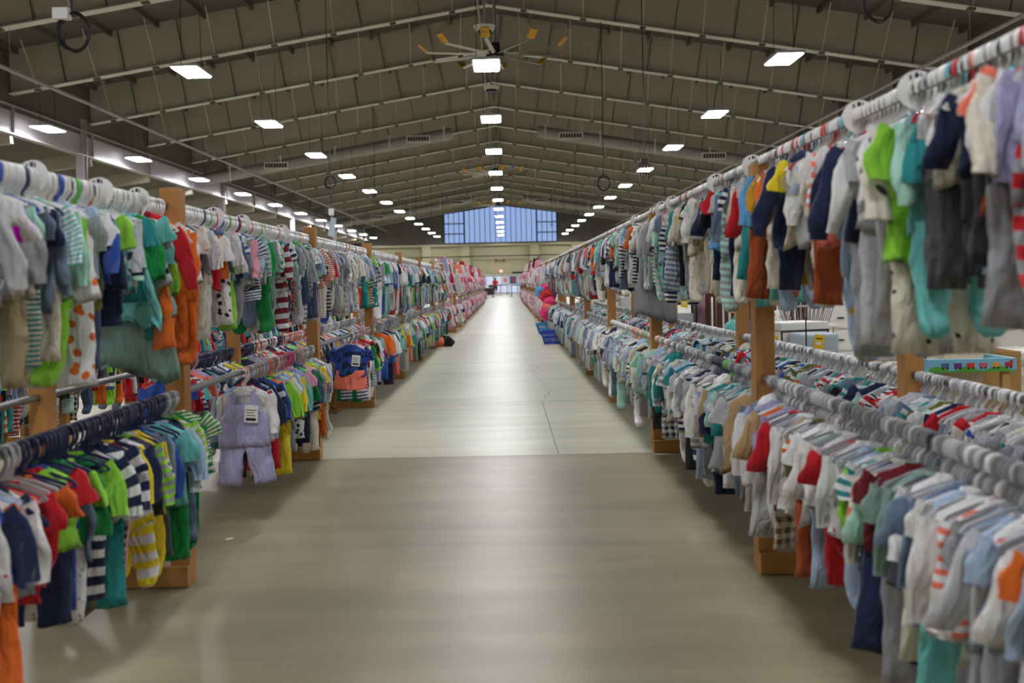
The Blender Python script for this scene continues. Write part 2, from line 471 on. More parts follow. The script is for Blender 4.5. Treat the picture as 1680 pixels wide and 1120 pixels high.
# cables that drop from the roof
def cable_drop(px, pytop, pybot, D, coil=0, box=None, label='', tail=None, n=5):
    D = min(frame_D, key=lambda q: abs(q - D))
    t = thing('power_cable', label, 'cable', at(px, pybot, D)); o = t.location
    ztop = zr(o.x) - .01
    b = MB(); b.tube([(0, 0, 0), (.015, .02, (ztop - o.z) * .5), (0, 0, ztop - o.z)], .014, 6); build(b, 'cord', M['black'], t)
    if coil:
        b = MB()
        for i in range(n):
            rr = coil * (1 - .05 * (i % 3)); pts = [(rr * .82 * math.cos(a) + .006 * i, .012 * i, -coil + rr * math.sin(a) + .01 * math.sin(3 * a + i)) for a in [2 * PI * k / 28 for k in range(28)]]
            b.tube(pts, .011, 6, closed=True)
        build(b, 'coil', M['black'], t, smooth=True)
    if box == 'junction':
        b = MB(); b.bbox((-.25, -.06, -.10), (-.03, .06, .06), .015); build(b, 'junction_box', M['white'], t)
    if box == 'cluster':
        b = MB(); b.bbox((-.10, -.07, -.13), (.10, .07, .02), .02); build(b, 'junction_box', M['dark'], t)
        for i in range(4):
            b = MB(); b.tube([(-.12 + i * .08, 0, -.1), (-.1 + i * .07, .02, -.45 - .06 * (i % 2))], .014, 6); build(b, 'socket_lead', M['black'], t)
    if box == 'sign':
        b = MB(); b.bbox((-.1, -.05, -.2), (.1, .05, 0), .03); build(b, 'reel', M['white'], t)
    return t
a = cable_drop(118, 0, 20, 13.5, .26, 'junction', 'coiled black cable with white junction box high at the upper left')
cable_drop(541, 0, 288, 31, .21, None, 'black cable drop with coil hanging above the middle of the left rack')
cable_drop(615, 115, 318, 42, 0, 'cluster', 'thin black cable drop with plug leads left of the ridge lamps')
cable_drop(683, 235, 360, 60, .2, None, 'farther black cable drop with small coil left of the window')
cable_drop(708, 272, 378, 75, 0, 'cluster', 'distant thin cable drop just left of the blue window')
cable_drop(726, 300, 372, 88, 0, None, 'distant bare cable drop at the left edge of the blue window')
cable_drop(1057, 0, 262, 27, 0, 'cluster', 'long black cable drop with four plug leads right of the aisle')
cable_drop(990, 105, 288, 34, .24, None, 'black cable drop with hanging loop right of the ridge lamps')
cable_drop(945, 225, 345, 60, .2, None, 'farther black cable drop with small coil right of the window')
cable_drop(924, 270, 362, 75, 0, 'cluster', 'distant thin cable drop just right of the blue window')
cable_drop(905, 300, 366, 88, .15, None, 'distant cable drop in front of the right side of the window')
t = cable_drop(1440, 0, -26, 13.5, .25, None, 'looped black cable coil at the top edge above the right rack', n=4)
# hanging paper sign over the left rack
t = thing('hanging_sign', 'pale hanging paper sign on a white reel above the left rack', 'sign', at(543, 346, frame_D[7]))
b = MB(); b.tube([(0, 0, 0), (0, 0, zr(t.location.x) - t.location.z)], .01, 6); build(b, 'cord', M['black'], t)
b = MB(); b.bbox((-.06, -.05, -.12), (.08, .05, .06), .03); build(b, 'reel', M['white'], t)
b = MB(); b.add([(-.1, -.0, -.62), (.06, .02, -.68), (.13, .02, -.2), (0, 0, -.14), (-.1, .012, -.61), (.06, .032, -.67), (.13, .032, -.2), (0, .012, -.14)], [(0, 1, 2, 3), (7, 6, 5, 4), (0, 4, 5, 1), (1, 5, 6, 2), (2, 6, 7, 3), (3, 7, 4, 0)])
build(b, 'sign_board', simple('pale_blue_paper', '#b9c9d6', .6), t)
# ridge devices
for px, py, D, lab in ((795, 50, 27, 'small white access point under the ridge above the fan'), (806, 147, 36, 'small white round device under the ridge between two lamps')):
    t = thing('ceiling_sensor', lab, 'sensor', onray(px, py, EYE + 7.2)); b = MB(); b.cyl((0, 0, 0), .26, .12, 20, r2=.32); build(b, 'sensor_case', M['white'], t, smooth=True)
    b = MB(); b.cyl((0, 0, -.09), .2, .1, 20); build(b, 'lens', M['dark'], t); b = MB(); b.cyl((0, 0, .1), .03, 1.4, 8); build(b, 'stem', M['duct'], t)
b = MB(); b.tube([(RC - .30, D0, HR - .10), (RC - .30, 110, HR - .10)], .03, 8); tag(build(b, 'ridge_conduit', M['duct']), 'thin straight conduit running along the roof ridge', 'pipe')
# ------------------------------------------------------------------ racks
RAIL = {   # name: (x, z of the pipe, words)
    'UL': (-1.47, 1.665, 'upper left rail'), 'UR': (1.13, 1.80, 'upper right rail'),
    'LL': (-1.45, 0.84, 'lower left rail'), 'LR': (1.13, 0.855, 'lower right rail'),
    'BL': (-2.05, 0.84, 'left back rail'), 'BR': (1.78, 0.855, 'right back rail'),
    'NL': (-3.75, 0.84, 'next rack beyond the left'), 
}
BAY0, BAY = 1.28, 3.10
bays = [BAY0 + BAY * i for i in range(21)]
RSTUFF = 10.6                  # past this distance clothes are too many to keep apart
bayname = ['nearest', 'second', 'third', 'fourth', 'fifth', 'sixth', 'seventh', 'eighth', 'ninth', 'tenth', 'eleventh', 'twelfth', 'thirteenth', 'fourteenth', 'fifteenth', 'sixteenth', 'seventeenth', 'eighteenth', 'nineteenth', 'twentieth', 'last']

def make_frame(s, xf, xb, h, label, loc):
    """wooden end frame: two posts, floor rail, foot along the aisle, two braces. s=+1: aisle on the -x side"""
    t = thing('rack_frame', label, 'rack frame', loc)
    w = .085
    for x, front in ((xf, True), (xb, False)):
        b = MB(); b.bbox((x - w / 2, -.045, 0), (x + w / 2, .045, h), .004); p = build(b, 'post', M['wood'], t)
    x0, x1 = min(xf, xb), max(xf, xb)
    b = MB(); b.bbox((x0 - .045, -.085, .004), (x1 + .045, -.047, .092), .003); build(b, 'floor_rail', M['wood'], t)
    b = MB(); b.bbox((x0 + .04, .0, h - .28), (x1 - .04, .036, h - .20), .003); build(b, 'top_rail', M['wood'], t)
    xm = xf * .45 + xb * .55
    b = MB(); b.bbox((xm - .045, -.52, .004), (xm + .045, -.088, .04), .003); build(b, 'foot', M['wood_dark'], t)
    b = MB(); b.bbox((xm - .045, .05, .004), (xm + .045, .52, .04), .003); build(b, 'foot', M['wood_dark'], t)
    for e, y0 in ((-1, -.46), (1, .46)):
        b = MB(); b.bar((xm, y0, .045), (xm, e * .05, .52), .038, .085, up=(0, -e, 1)); build(b, 'brace', M['wood'], t)
    b = MB(); b.bar((xm, 0.0, .0), (xm, 0.0, .56), .038, .085, up=(0, 1, 0)); build(b, 'brace', M['wood'], t)
    b = MB(); b.bar((x0 + .04, .02, .50), (x1 - .04, .02, .50), .036, .085); build(b, 'middle_rail', M['wood'], t)
    return t
nb = len(bays)
fl = fr_ = fn = None
for i, D in enumerate(bays):
    lab = 'wooden end frame of the %%s rack, %s from the camera' % bayname[min(i, 20)]
    if fl is None:
        fl = o = make_frame(-1, -1.45, -2.05, 1.74, '', (0, D, 0)); 
        fr_ = q = make_frame(1, 1.13, 1.78, 1.79, '', (0, D, 0))
    else:
        o = copy_tree(fl); q = copy_tree(fr_)
    sh = -.10 if i >= 8 else 0
    o.location = (-sh * 1.2, D, 0); q.location = (sh * .3, D, 0)
    tag(o, lab % 'left', group='left rack frames'); tag(q, lab % 'right', group='right rack frames')
    if 1 <= i <= 7:
        o = copy_tree(fl); o.location = (-2.3, D + .9, 0)
        tag(o, 'wooden end frame of the rack behind the left one, %s in its line' % bayname[i - 1], group='frames of the rack behind')
for key, (x, z, w) in RAIL.items():
    for i in range(nb - 1):
        if key == 'NL' and not 1 <= i <= 6: continue
        sh = -.10 if i >= 8 else 0
        xx = x + (-sh * 1.2 if x < 0 else sh * .3); oy = .9 if key == 'NL' else 0
        b = MB(); b.tube([(0, -.03, 0), (0, BAY + .03, 0)], .0165, 12)
        me = bpy.data.meshes.get('rail_pipe') or b.mesh('rail_pipe', [M['pipe']], True, 35)
        o = obj('clothes_rail', me, None, (xx, bays[i] + oy, z))
        tag(o, 'grey steel pipe, %s, %s bay from the camera' % (w, bayname[i]), 'clothes rail', 'rail pipes of the racks')

# ------------------------------------------------------------------ fabrics
CL = dict(white='#e2e2e0', cream='#dcd5c2', grey='#9a9ca0', lightgrey='#bcbec1', darkgrey='#55575c', charcoal='#36373b', black='#1c1c20',
          navy='#232b4a', blue='#2f52a3', slate='#6d7f97', denim='#48597a', lightblue='#a9c0da', skyblue='#5f9fd0', teal='#2c8b8c', mint='#a8d8c6', sage='#84a398',
          aqua='#6fc0ba', green='#1f8a44', lime='#8fd13f', olive='#6c6a34', yellow='#e6cf2f', mustard='#c99a2c', orange='#dc6b26', coral='#ee7c66',
          red='#c3222c', maroon='#6d1f27', brown='#6e4630', tan='#b79a74', pink='#e9a6b5', hotpink='#e23b78', lavender='#a8a6cc', purple='#5b3f86', khaki='#9c8f6c', rust='#a8502a')
WORD = dict(lightgrey='light grey', darkgrey='dark grey', lightblue='light blue', skyblue='sky blue', hotpink='hot pink')
def cw(c): return WORD.get(c, c)
FM = {}
def fabric(pat, a, b2=None, c3=None):
    key = (pat, a, b2, c3)
    if key in FM: return FM[key]
    k = NT('%s_%s_fabric' % (pat, '_'.join(x for x in (a, b2, c3) if x)))
    k.p.inputs['Roughness'].default_value = .88; k.p.inputs['Specular IOR Level'].default_value = .2
    k.p.inputs['Sheen Weight'].default_value = .15
    ca = lin(CL[a]); cb = lin(CL[b2]) if b2 else ca
    uv = k.n('ShaderNodeUVMap'); sp = k.n('ShaderNodeSeparateXYZ'); k.l(uv.outputs[0], sp.inputs[0]); U, V = sp.outputs[0], sp.outputs[1]
    out = None
    if pat in ('striped', 'broad', 'pin'):
        f = {'striped': 32, 'broad': 15, 'pin': 62}[pat]
        w = k.math('FRACT', k.math('MULTIPLY', V, f)); out = k.mix(k.math('GREATER_THAN', w, .52), ca, cb)
    elif pat == 'vstripe':
        w = k.math('FRACT', k.math('MULTIPLY', U, 45)); out = k.mix(k.math('GREATER_THAN', w, .6), ca, cb)
    elif pat == 'plaid':
        w1 = k.math('GREATER_THAN', k.math('FRACT', k.math('MULTIPLY', V, 22)), .5); w2 = k.math('GREATER_THAN', k.math('FRACT', k.math('MULTIPLY', U, 22)), .5)
        out = k.mix(k.math('MULTIPLY', k.math('ADD', w1, w2), .5), ca, cb)
    elif pat in ('dotted', 'printed', 'spotted'):
        v = k.n('ShaderNodeTexVoronoi'); v.inputs['Scale'].default_value = {'dotted': 38, 'printed': 24, 'spotted': 15}[pat]
        k.l(uv.outputs[0], v.inputs['Vector'])
        d = k.math('LESS_THAN', v.outputs['Distance'], {'dotted': .24, 'printed': .32, 'spotted': .38}[pat])
        if c3 == 'multi':
            hs = k.n('ShaderNodeHueSaturation'); hs.inputs['Saturation'].default_value = 1.2; k.l(v.outputs['Color'], hs.inputs['Color']); cb = hs.outputs[0]
        out = k.mix(d, ca, cb)
    elif pat == 'marled':
        nz = k.n('ShaderNodeTexNoise'); nz.inputs['Scale'].default_value = 90; k.l(uv.outputs[0], nz.inputs['Vector'])
        out = k.mix(nz.outputs[0], tuple(x * .7 for x in ca[:3]) + (1,), tuple(min(1, x * 1.3) for x in ca[:3]) + (1,))
    elif pat == 'camo':
        nz = k.n('ShaderNodeTexNoise'); nz.inputs['Scale'].default_value = 22; k.l(uv.outputs[0], nz.inputs['Vector'])
        out = k.mix(k.math('GREATER_THAN', nz.outputs[0], .52), ca, cb)
    if out is None: k.p.inputs['Base Color'].default_value = ca
    else: k.l(out, k.p.inputs['Base Color'])
    # woven bump
    tc = k.n('ShaderNodeTexCoord'); nz = k.n('ShaderNodeTexNoise'); nz.inputs['Scale'].default_value = 15; nz.inputs['Detail'].default_value = 3; nz.inputs['Distortion'].default_value = .8
    mp = k.n('ShaderNodeMapping'); mp.inputs['Scale'].default_value = (1.6, 1, .55); mp.inputs['Rotation'].default_value = (0, .35, 0); k.l(tc.outputs['Object'], mp.inputs[0])
    k.l(mp.outputs[0], nz.inputs['Vector']); bp = k.n('ShaderNodeBump'); bp.inputs['Strength'].default_value = .9; bp.inputs['Distance'].default_value = .034
    k.l(nz.outputs[0], bp.inputs['Height']); k.l(bp.outputs[0], k.p.inputs['Normal'])
    FM[key] = k.m; k.m['words'] = words(pat, a, b2, c3); k.m['short'] = cw(a) + {'striped': ' striped', 'broad': ' striped', 'pin': ' striped', 'vstripe': ' striped', 'plaid': ' plaid', 'dotted': ' dotted', 'printed': ' printed', 'spotted': ' spotted', 'camo': ' camouflage'}.get(pat, '')
    return k.m
def words(pat, a, b2, c3=None):
    A = cw(a)
    if pat == 'plain': return A
    if pat == 'marled': return 'marled ' + A
    if pat == 'camo': return A + ' camouflage'
    if pat in ('striped', 'broad', 'pin', 'vstripe'): return '%s-and-%s %s' % (A, cw(b2), {'striped': 'striped', 'broad': 'broad-striped', 'pin': 'pinstriped', 'vstripe': 'vertical-striped'}[pat])
    if pat == 'plaid': return '%s-and-%s plaid' % (A, cw(b2))
    if c3 == 'multi': return A + ' colour-' + pat
    return '%s %s-%s' % (A, cw(b2), pat)
def F(s):
    """'plain red' style spec -> material"""
    q = s.split()
    if len(q) == 1: return fabric('plain', q[0])
    return fabric(*q)

# ------------------------------------------------------------------ garments
def loft(b, rings, mi=0, cap0=False, cap1=False, v0=0.0):
    """rings: list of point lists (same length). uv: u = distance around, v = distance along"""
    n = len(rings[0]); o = len(b.v)
    vs = [v0]; 
    for i in range(1, len(rings)):
        c0 = sum((Vector(p) for p in rings[i - 1]), Vector()) / n; c1 = sum((Vector(p) for p in rings[i]), Vector()) / n
        vs.append(vs[-1] + (c1 - c0).length)
    us = []
    for r in rings:
        u = [0.0]
        for k in range(n): u.append(u[-1] + (Vector(r[(k + 1) % n]) - Vector(r[k])).length)
        us.append(u)
    v = [p for r in rings for p in r]; f = []; uv = []
    for i in range(len(rings) - 1):
        for k in range(n):
            f.append((i * n + k, i * n + (k + 1) % n, (i + 1) * n + (k + 1) % n, (i + 1) * n + k))
            uv += [(us[i][k], vs[i]), (us[i][k + 1], vs[i]), (us[i + 1][k + 1], vs[i + 1]), (us[i + 1][k], vs[i + 1])]
    if cap0: f.append(tuple(range(n))[::-1]); uv += [(0, vs[0])] * n
    if cap1: f.append(tuple((len(rings) - 1) * n + k for k in range(n))); uv += [(0, vs[-1])] * n
    b.add(v, f, mi, uv); return vs[-1]

class Cloth:
    """one cut of garment with its own folds"""
    def __init__(s, kind, seed, lo=False):
        s.rnd = random.Random(seed * 77 + hash_kind(kind)); s.kind = kind; s.lo = lo
        s.parts = {}          # name -> MB
        s.ph = [s.rnd.uniform(0, 6.28) for _ in range(8)]
        s.make()
    def ring(s, c, ax, hw, ht, n, amp, v):
        ax = Vector(ax); pts = []
        nrm = Vector((0, 1, 0))
        for k in range(n):
            a = 2 * PI * k / n; cx = math.cos(a); sy = math.sin(a)
            px = math.copysign(abs(cx) ** .75, cx) * hw; py = math.copysign(abs(sy) ** .8, sy) * ht
            X = c[0] + ax.x * px
            fa = math.sin(X * 34 + s.ph[0] + v * 7 + 1.2 * math.sin(v * 9 + s.ph[4])); fold = amp * (fa * abs(fa) * .9 + math.sin(X * 83 + s.ph[1] - v * 12) * .32 + math.sin(v * 31 + X * 21 + s.ph[2]) * .5)
            p = Vector(c) + ax * px * (1 + amp * 3 * math.sin(v * 31 + s.ph[3] + (0 if cx > 0 else 2))) + nrm * (py + fold)
            pts.append(tuple(p))
        return pts
    def tube(s, name, path, n=10, mi=0, cap1=False):
        """path: list of (x, y, z, half width, half thickness)"""
        b = s.parts.setdefault(name, MB()); rings = []; v = 0
        for i, (x, y, z, hw, ht) in enumerate(path):
            a = path[min(i + 1, len(path) - 1)]; c = path[max(i - 1, 0)]
            d = Vector((a[0] - c[0], 0, a[2] - c[2])); d.normalize(); ax = Vector((-d.z, 0, d.x))
            if i: v += (Vector(path[i][:3]) - Vector(path[i - 1][:3])).length
            rings.append(s.ring((x, y, z), ax, hw, ht, n, 0 if i == 0 else min(.012, .005 + v * .07), v + abs(x)))
        loft(b, rings, mi, False, cap1)
    def interp(s, pts, m):
        """resample a path of tuples to m points"""
        out = []
        for i in range(m):
            t = i / (m - 1) * (len(pts) - 1); k = min(int(t), len(pts) - 2); q = t - k
            q2 = q
            out.append(tuple(pts[k][j] * (1 - q2) + pts[k + 1][j] * q2 for j in range(len(pts[0]))))
        return out
    def torso(s, L, chest, hem, name='body', bottom=None, n=None, shoulder=.128, top=-.078):
        n = n or (8 if s.lo else 20)
        st = [(0, 0, top, .048, .012), (0, 0, top - .016, .078, .016), (0, 0, top - .035, shoulder - .015, .021), (0, 0, top - .062, shoulder, .025)]
        z0 = top - .062; m = 3 if s.lo else 9
        for i in range(1, m + 1):
            q = i / m; hw = chest + (hem - chest) * q; z = z0 - (L - .062) * q
            if bottom == 'crotch' and q > .62: hw *= 1 - (q - .62) / .38 * .58
            if bottom == 'diaper' and q > .7: hw *= 1 - ((q - .7) / .3) ** 1.5 * .4
            st.append((0, 0, z, hw, .013 + .005 * math.sin(q * 3) + (.004 if bottom else 0)))
        b = s.parts.setdefault(name, MB()); rings = []; tilt = s.rnd.uniform(-.16, .16) if bottom is None else 0; sw = s.rnd.uniform(-.04, .04) if bottom is None else 0; sy = s.rnd.uniform(-.05, .05) if bottom is None else 0
        for i, (x, y, z, hw, ht) in enumerate(st):
            v = -z; amp = 0 if i < 2 else min(.016, .005 + max(0, (-z - .1)) * .06)
            rings.append([(p_[0] + sw * (-z - .1), p_[1] + sy * (-z - .1), p_[2] + (tilt * p_[0] + .012 * math.sin(p_[0] * 40 + s.ph[5])) * max(0, i - 3) / max(1, m)) for p_ in s.ring((x, y, z), (1, 0, 0), hw, ht, n, amp, v)])
        if not s.lo and bottom is None:     # a turned hem
            r = rings[-1]; rings.append([(p[0] * .97, p[1] * .8, p[2] + .012) for p in r])
        loft(b, rings, 0, False, bottom is not None)
        return st[-1][2]
    def sleeves(s, L, ang, w0=.05, w1=.04, dx=.112, dz=-.128, name='sleeve', cuff=False):
        w0 *= .86; w1 *= .84
        for e in (-1, 1):
            a = math.radians(ang + s.rnd.uniform(-14, 12)); L2 = L * s.rnd.uniform(.95, 1.05); yb = s.rnd.uniform(-.05, .05)
            path = []
            for i in range(3 if s.lo else 9):
                q = i / (2 if s.lo else 8); aa = a * (1 - .45 * q)
                path.append((e * (dx + math.sin(aa) * L2 * q), yb * q * q, dz - math.cos(aa) * L2 * q, (w0 + (w1 - w0) * q) * (1 + (.14 * math.sin(q * 9 + s.ph[6]) if i else 0)), .016 - .005 * q))
            if cuff and not s.lo: path[-1] = path[-1][:3] + (w1 * .72, .012); path[-2] = path[-2][:3] + (w1 * .8, .013)
            s.tube('%s_%s' % (name, 'r' if e > 0 else 'l'), path, 6 if s.lo else 12)
    def legs(s, z, L, hw, ang=3, w1=None, name='body', foot=False, gap=.062):
        w1 = w1 or hw * .8
        for e in (-1, 1):
            a = math.radians(ang + s.rnd.uniform(-2, 3)); yb = s.rnd.uniform(-.03, .03); path = []
            m = 3 if s.lo else 8
            for i in range(m):
                q = i / (m - 1); path.append((e * (gap + math.sin(a) * L * q), yb * q * q, z + .012 - math.cos(a) * L * q, (hw + (w1 - hw) * q) * (1 + (.05 * math.sin(q * 14 + s.ph[7]) if i else 0)), .017))
            if foot:
                x, y, zz = path[-1][:3]
                path += [(x, y - .012, zz - .02, w1 * .95, .028), (x, y - .022, zz - .045, w1 * .85, .032), (x, y - .024, zz - .062, w1 * .5, .02)]
            s.tube(name, path, 6 if s.lo else 12, cap1=True)
    def neckband(s, w=.05, top=-.078):
        if s.lo: return
        b = s.parts.setdefault('neckband', MB())
        rg = []
        for z, hw, ht in ((top - .008, w, .014), (top + .006, w - .003, .0165), (top + .007, w - .009, .012), (top - .006, w - .011, .010)):
            rg.append(s.ring((0, 0, z), (1, 0, 0), hw, ht, 16, 0, 0))
        rg.append(rg[0]); loft(b, rg)
    def make(s):
        r = s.rnd; K = s.kind
        if K == 'tshirt': s.torso(r.uniform(.27, .32), .13, .14); s.sleeves(r.uniform(.085, .11), 46, .058, .052); s.neckband()
        elif K == 'shirt': s.torso(r.uniform(.28, .33), .13, .138); s.sleeves(r.uniform(.20, .24), 26, .05, .034, cuff=True); s.neckband()
        elif K == 'bodysuit': s.torso(r.uniform(.33, .37), .128, .118, bottom='crotch'); s.sleeves(.085, 44, .054, .047); s.neckband()
        elif K == 'sleeper':
            z = s.torso(r.uniform(.31, .34), .124, .125, bottom='x'); s.legs(z + .02, r.uniform(.18, .22), .060, foot=True, w1=.042); s.sleeves(.2, 22, .05, .036, cuff=True); s.neckband()
        elif K == 'romper':
            z = s.torso(r.uniform(.29, .32), .126, .13, bottom='x'); s.legs(z + .02, r.uniform(.07, .10), .066, w1=.064); s.sleeves(.09, 44, .055, .048); s.neckband()
        elif K == 'outfit':
            z = s.torso(r.uniform(.25, .29), .128, .135); s.sleeves(r.choice([.09, .2]), 32, .054, .042); s.neckband()
            zz = s.lower(z + .06, r.uniform(.24, .29))
        elif K == 'shorts_outfit':
            z = s.torso(r.uniform(.24, .27), .128, .135); s.sleeves(.09, 44, .056, .05); s.neckband(); s.lower(z + .05, .10, .068)
        elif K == 'dress':
            z = s.torso(r.uniform(.40, .46), .115, .205); s.sleeves(.06, 40, .045, .04); s.neckband()
        elif K == 'dungarees':
            for e in (-1, 1):
                s.tube('strap_%s' % ('r' if e > 0 else 'l'), [(e * .052, .0, -.085, .016, .012), (e * .058, 0, -.12, .017, .018), (e * .062, 0, -.17, .018, .020)], 8)
            s.parts['body'] = MB()
            n = 8 if s.lo else 20; rings = []
            for i, (z, hw) in enumerate(((-.155, .075), (-.18, .083), (-.21, .105), (-.25, .125), (-.29, .132), (-.34, .134), (-.375, .134))):
                rings.append(s.ring((0, 0, z), (1, 0, 0), hw, .022, n, .004 if i else 0, -z))
            loft(s.parts['body'], rings, 0, True, True); s.legs(-.36, r.uniform(.2, .24), .066, ang=6, w1=.058)
        elif K == 'hoodie':
            s.torso(r.uniform(.29, .33), .136, .138); s.sleeves(.24, 30, .055, .038, cuff=True)
            if not s.lo:
                b = s.parts.setdefault('hood', MB()); b.ell((0, .025, -.10), (.085, .035, .06), n=14, m=8, noise=.08, seed=int(s.ph[0] * 9))
            s.neckband(.055)
        elif K == 'trousers':
            s.parts['body'] = MB(); n = 8 if s.lo else 20; rings = []
            for i, (z, hw) in enumerate(((-.115, .115), (-.135, .118), (-.16, .122), (-.2, .13), (-.25, .134), (-.28, .134))):
                rings.append(s.ring((0, 0, z), (1, 0, 0), hw, .019, n, .003 if i else 0, -z))
            loft(s.parts['body'], rings, 0, True, True); s.legs(-.27, r.uniform(.24, .30), .066, ang=3, w1=.05)
        # price tag pinned to the front
    def lower(s, z, L, w1=.052):
        b = s.parts['lower'] = MB(); n = 8 if s.lo else 18; rings = []
        for i in range(2 if s.lo else 4):
            q = i / (1 if s.lo else 3); rings.append(s.ring((0, .004, z - .075 * q), (1, 0, 0), .118 + .01 * q, .015, n, .003, -z + .07 * q))
        loft(b, rings, 0, True, True); s.legs(z - .07, L, .063, name='lower', w1=w1, ang=2)
def hash_kind(k): return sum(ord(c) * (i + 3) for i, c in enumerate(k))

KINDS = {   # kind: (object name, label words, category, names of the child parts)
    'tshirt': ('baby_tshirt', 'T-shirt', 'T-shirt'), 'shirt': ('baby_shirt', 'long-sleeved top', 'shirt'), 'bodysuit': ('bodysuit', 'bodysuit', 'bodysuit'),
    'sleeper': ('footed_sleeper', 'footed sleeper', 'sleeper'), 'romper': ('romper', 'romper', 'romper'), 'outfit': ('two_piece_outfit', 'top-and-trousers set', 'outfit'),
    'shorts_outfit': ('two_piece_outfit', 'top-and-shorts set', 'outfit'), 'dress': ('baby_dress', 'dress', 'dress'), 'dungarees': ('dungarees', 'dungarees', 'dungarees'),
    'hoodie': ('hoodie', 'hoodie', 'hoodie'), 'trousers': ('trousers', 'trousers', 'trousers')}
SHORTW = {'tshirt': 'T-shirt', 'shirt': 'top', 'bodysuit': 'bodysuit', 'sleeper': 'sleeper', 'romper': 'romper', 'outfit': 'set', 'shorts_outfit': 'set', 'dress': 'dress', 'dungarees': 'dungarees', 'hoodie': 'hoodie', 'trousers': 'trousers'}
PARTNAME = {'sleeve_l': 'sleeve', 'sleeve_r': 'sleeve', 'strap_l': 'strap', 'strap_r': 'strap', 'lower': 'trousers', 'neckband': 'neckband', 'hood': 'hood'}
_cut = {}
def cut(kind, seed, lo=False):
    key = (kind, seed, lo)
    if key not in _cut:
        c = Cloth(kind, seed, lo)
        _cut[key] = {p: (mb.mesh('%s_%s' % (kind, p), [fabric('plain', 'white')], True) if not lo else mb) for p, mb in c.parts.items()}
        if lo == 'mid': pass
    return _cut[key]
_mid = {}
def cut_joined(kind, seed):
    """all parts in one mesh, slots: 0 body, 1 sleeves, 2 lower, 3 band"""
    key = (kind, seed)
    if key not in _mid:
        c = Cloth(kind, seed); b = MB()
        for p, mb in c.parts.items():
            b.add(mb.v, mb.f, {'body': 0, 'sleeve_l': 1, 'sleeve_r': 1, 'lower': 2}.get(p, 3), mb.uv)
        w = fabric('plain', 'white'); _mid[key] = b.mesh(kind + '_joined', [w, w, w, w], True)
    return _mid[key]
def setmat(o, i, m):
    o.material_slots[i].link = 'OBJECT'; o.material_slots[i].material = m

def hanger_mb(lo=False, wide=.014, hw=.135):
    b = MB(); r = .0235; n = 5 if lo else 11
    def strip(pts, w, t):
        """flat strip: w across the rail (y), t thick"""
        pts = [Vector(p) for p in pts]; rings = []
        for i, p in enumerate(pts):
            d = pts[min(i + 1, len(pts) - 1)] - pts[max(i - 1, 0)]; d.normalize(); nn = Vector((d.z, 0, -d.x))
            rings.append([tuple(p + nn * (t / 2 * a) + Vector((0, w / 2 * c, 0))) for a, c in ((-1, -1), (1, -1), (1, 1), (-1, 1))])
        loft(b, rings, 0, True, True)
    pts = [(r * math.copysign(abs(math.cos(a)) ** .7, math.cos(a)), 0, r * 1.05 * math.copysign(abs(math.sin(a)) ** .8, math.sin(a))) for a in [math.radians(-35 + 215 * i / n) for i in range(n + 1)]]
    strip(pts[::1] if False else [(-x, y, z) for x, y, z in pts], wide, .005)
    # neck continues on the far side of the pipe
    strip([(r, 0, .0), (r, 0, -.022), (r * .7, 0, -.038), (.004, 0, -.05), (0, 0, -.06), (0, 0, -.075)], wide, .006)
    strip([(-hw, 0, -.128), (-hw * .9, 0, -.112), (-hw * .45, 0, -.088), (0, 0, -.072), (hw * .45, 0, -.088), (hw * .9, 0, -.112), (hw, 0, -.128)] if not lo else [(-hw, 0, -.125), (0, 0, -.072), (hw, 0, -.125)], .006, .009)
    if not lo: strip([(-hw + .004, 0, -.129), (0, 0, -.133), (hw - .004, 0, -.129)], .005, .005)
    return b
HCOL = {'white': simple('white_hanger_plastic', '#e9e8e5', .35), 'grey': simple('grey_flocked_hanger', '#8d9094', .8), 'lightgrey': simple('light_grey_hanger', '#b9bbbd', .6), 'navy': simple('navy_hanger_plastic', '#23274f', .45),
        'green': simple('green_hanger_plastic', '#5fc043', .4), 'red': simple('red_hanger_plastic', '#c22a36', .4), 'blue': simple('blue_hanger_plastic', '#2c50b0', .4),
        'coral': simple('coral_hanger_plastic', '#ee7b68', .4), 'pink': simple('pink_hanger_plastic', '#d94f80', .4), 'aqua': simple('aqua_hanger_plastic', '#7fc4cf', .4), 'black': simple('black_hanger_plastic', '#222225', .4)}
HM = {c: hanger_mb().mesh('hanger_' + c, [m], True, 40) for c, m in HCOL.items()}
HMW = {c: hanger_mb(wide=.019).mesh('wide_hanger_' + c, [m], True, 40) for c, m in HCOL.items()}

PAL = {
 'UL': 'white white lightgrey grey lightblue slate teal aqua mint navy navy blue red orange lime green cream charcoal denim sage maroon lavender white grey'.split(),
 'UR': 'white white white cream lightgrey lightgrey grey grey navy navy lightblue aqua mint charcoal darkgrey red orange teal slate black khaki white'.split(),
 'LL': 'navy red orange lime white blue green grey charcoal aqua yellow lightblue slate coral white black denim skyblue white lavender'.split(),
 'LR': 'white white white lightgrey grey lightblue lightblue mint sage cream navy slate lavender grey charcoal white teal tan'.split(),
 'P': 'white lightgrey cream pink pink hotpink white white cream coral lavender lightgrey purple red pink white navy'.split(),
}
PAL['UR'] = 'white white white cream lightgrey lightgrey grey grey grey navy navy lightblue aqua mint charcoal darkgrey darkgrey slate black khaki white red orange'.split()
PAL['BL'] = PAL['LL'] + ['navy', 'coral', 'aqua', 'white']; PAL['BR'] = 'white navy black grey lightgrey red teal blue lightblue olive mint charcoal'.split(); PAL['NL'] = 'red orange navy black white lime aqua denim teal grey charcoal red'.split()
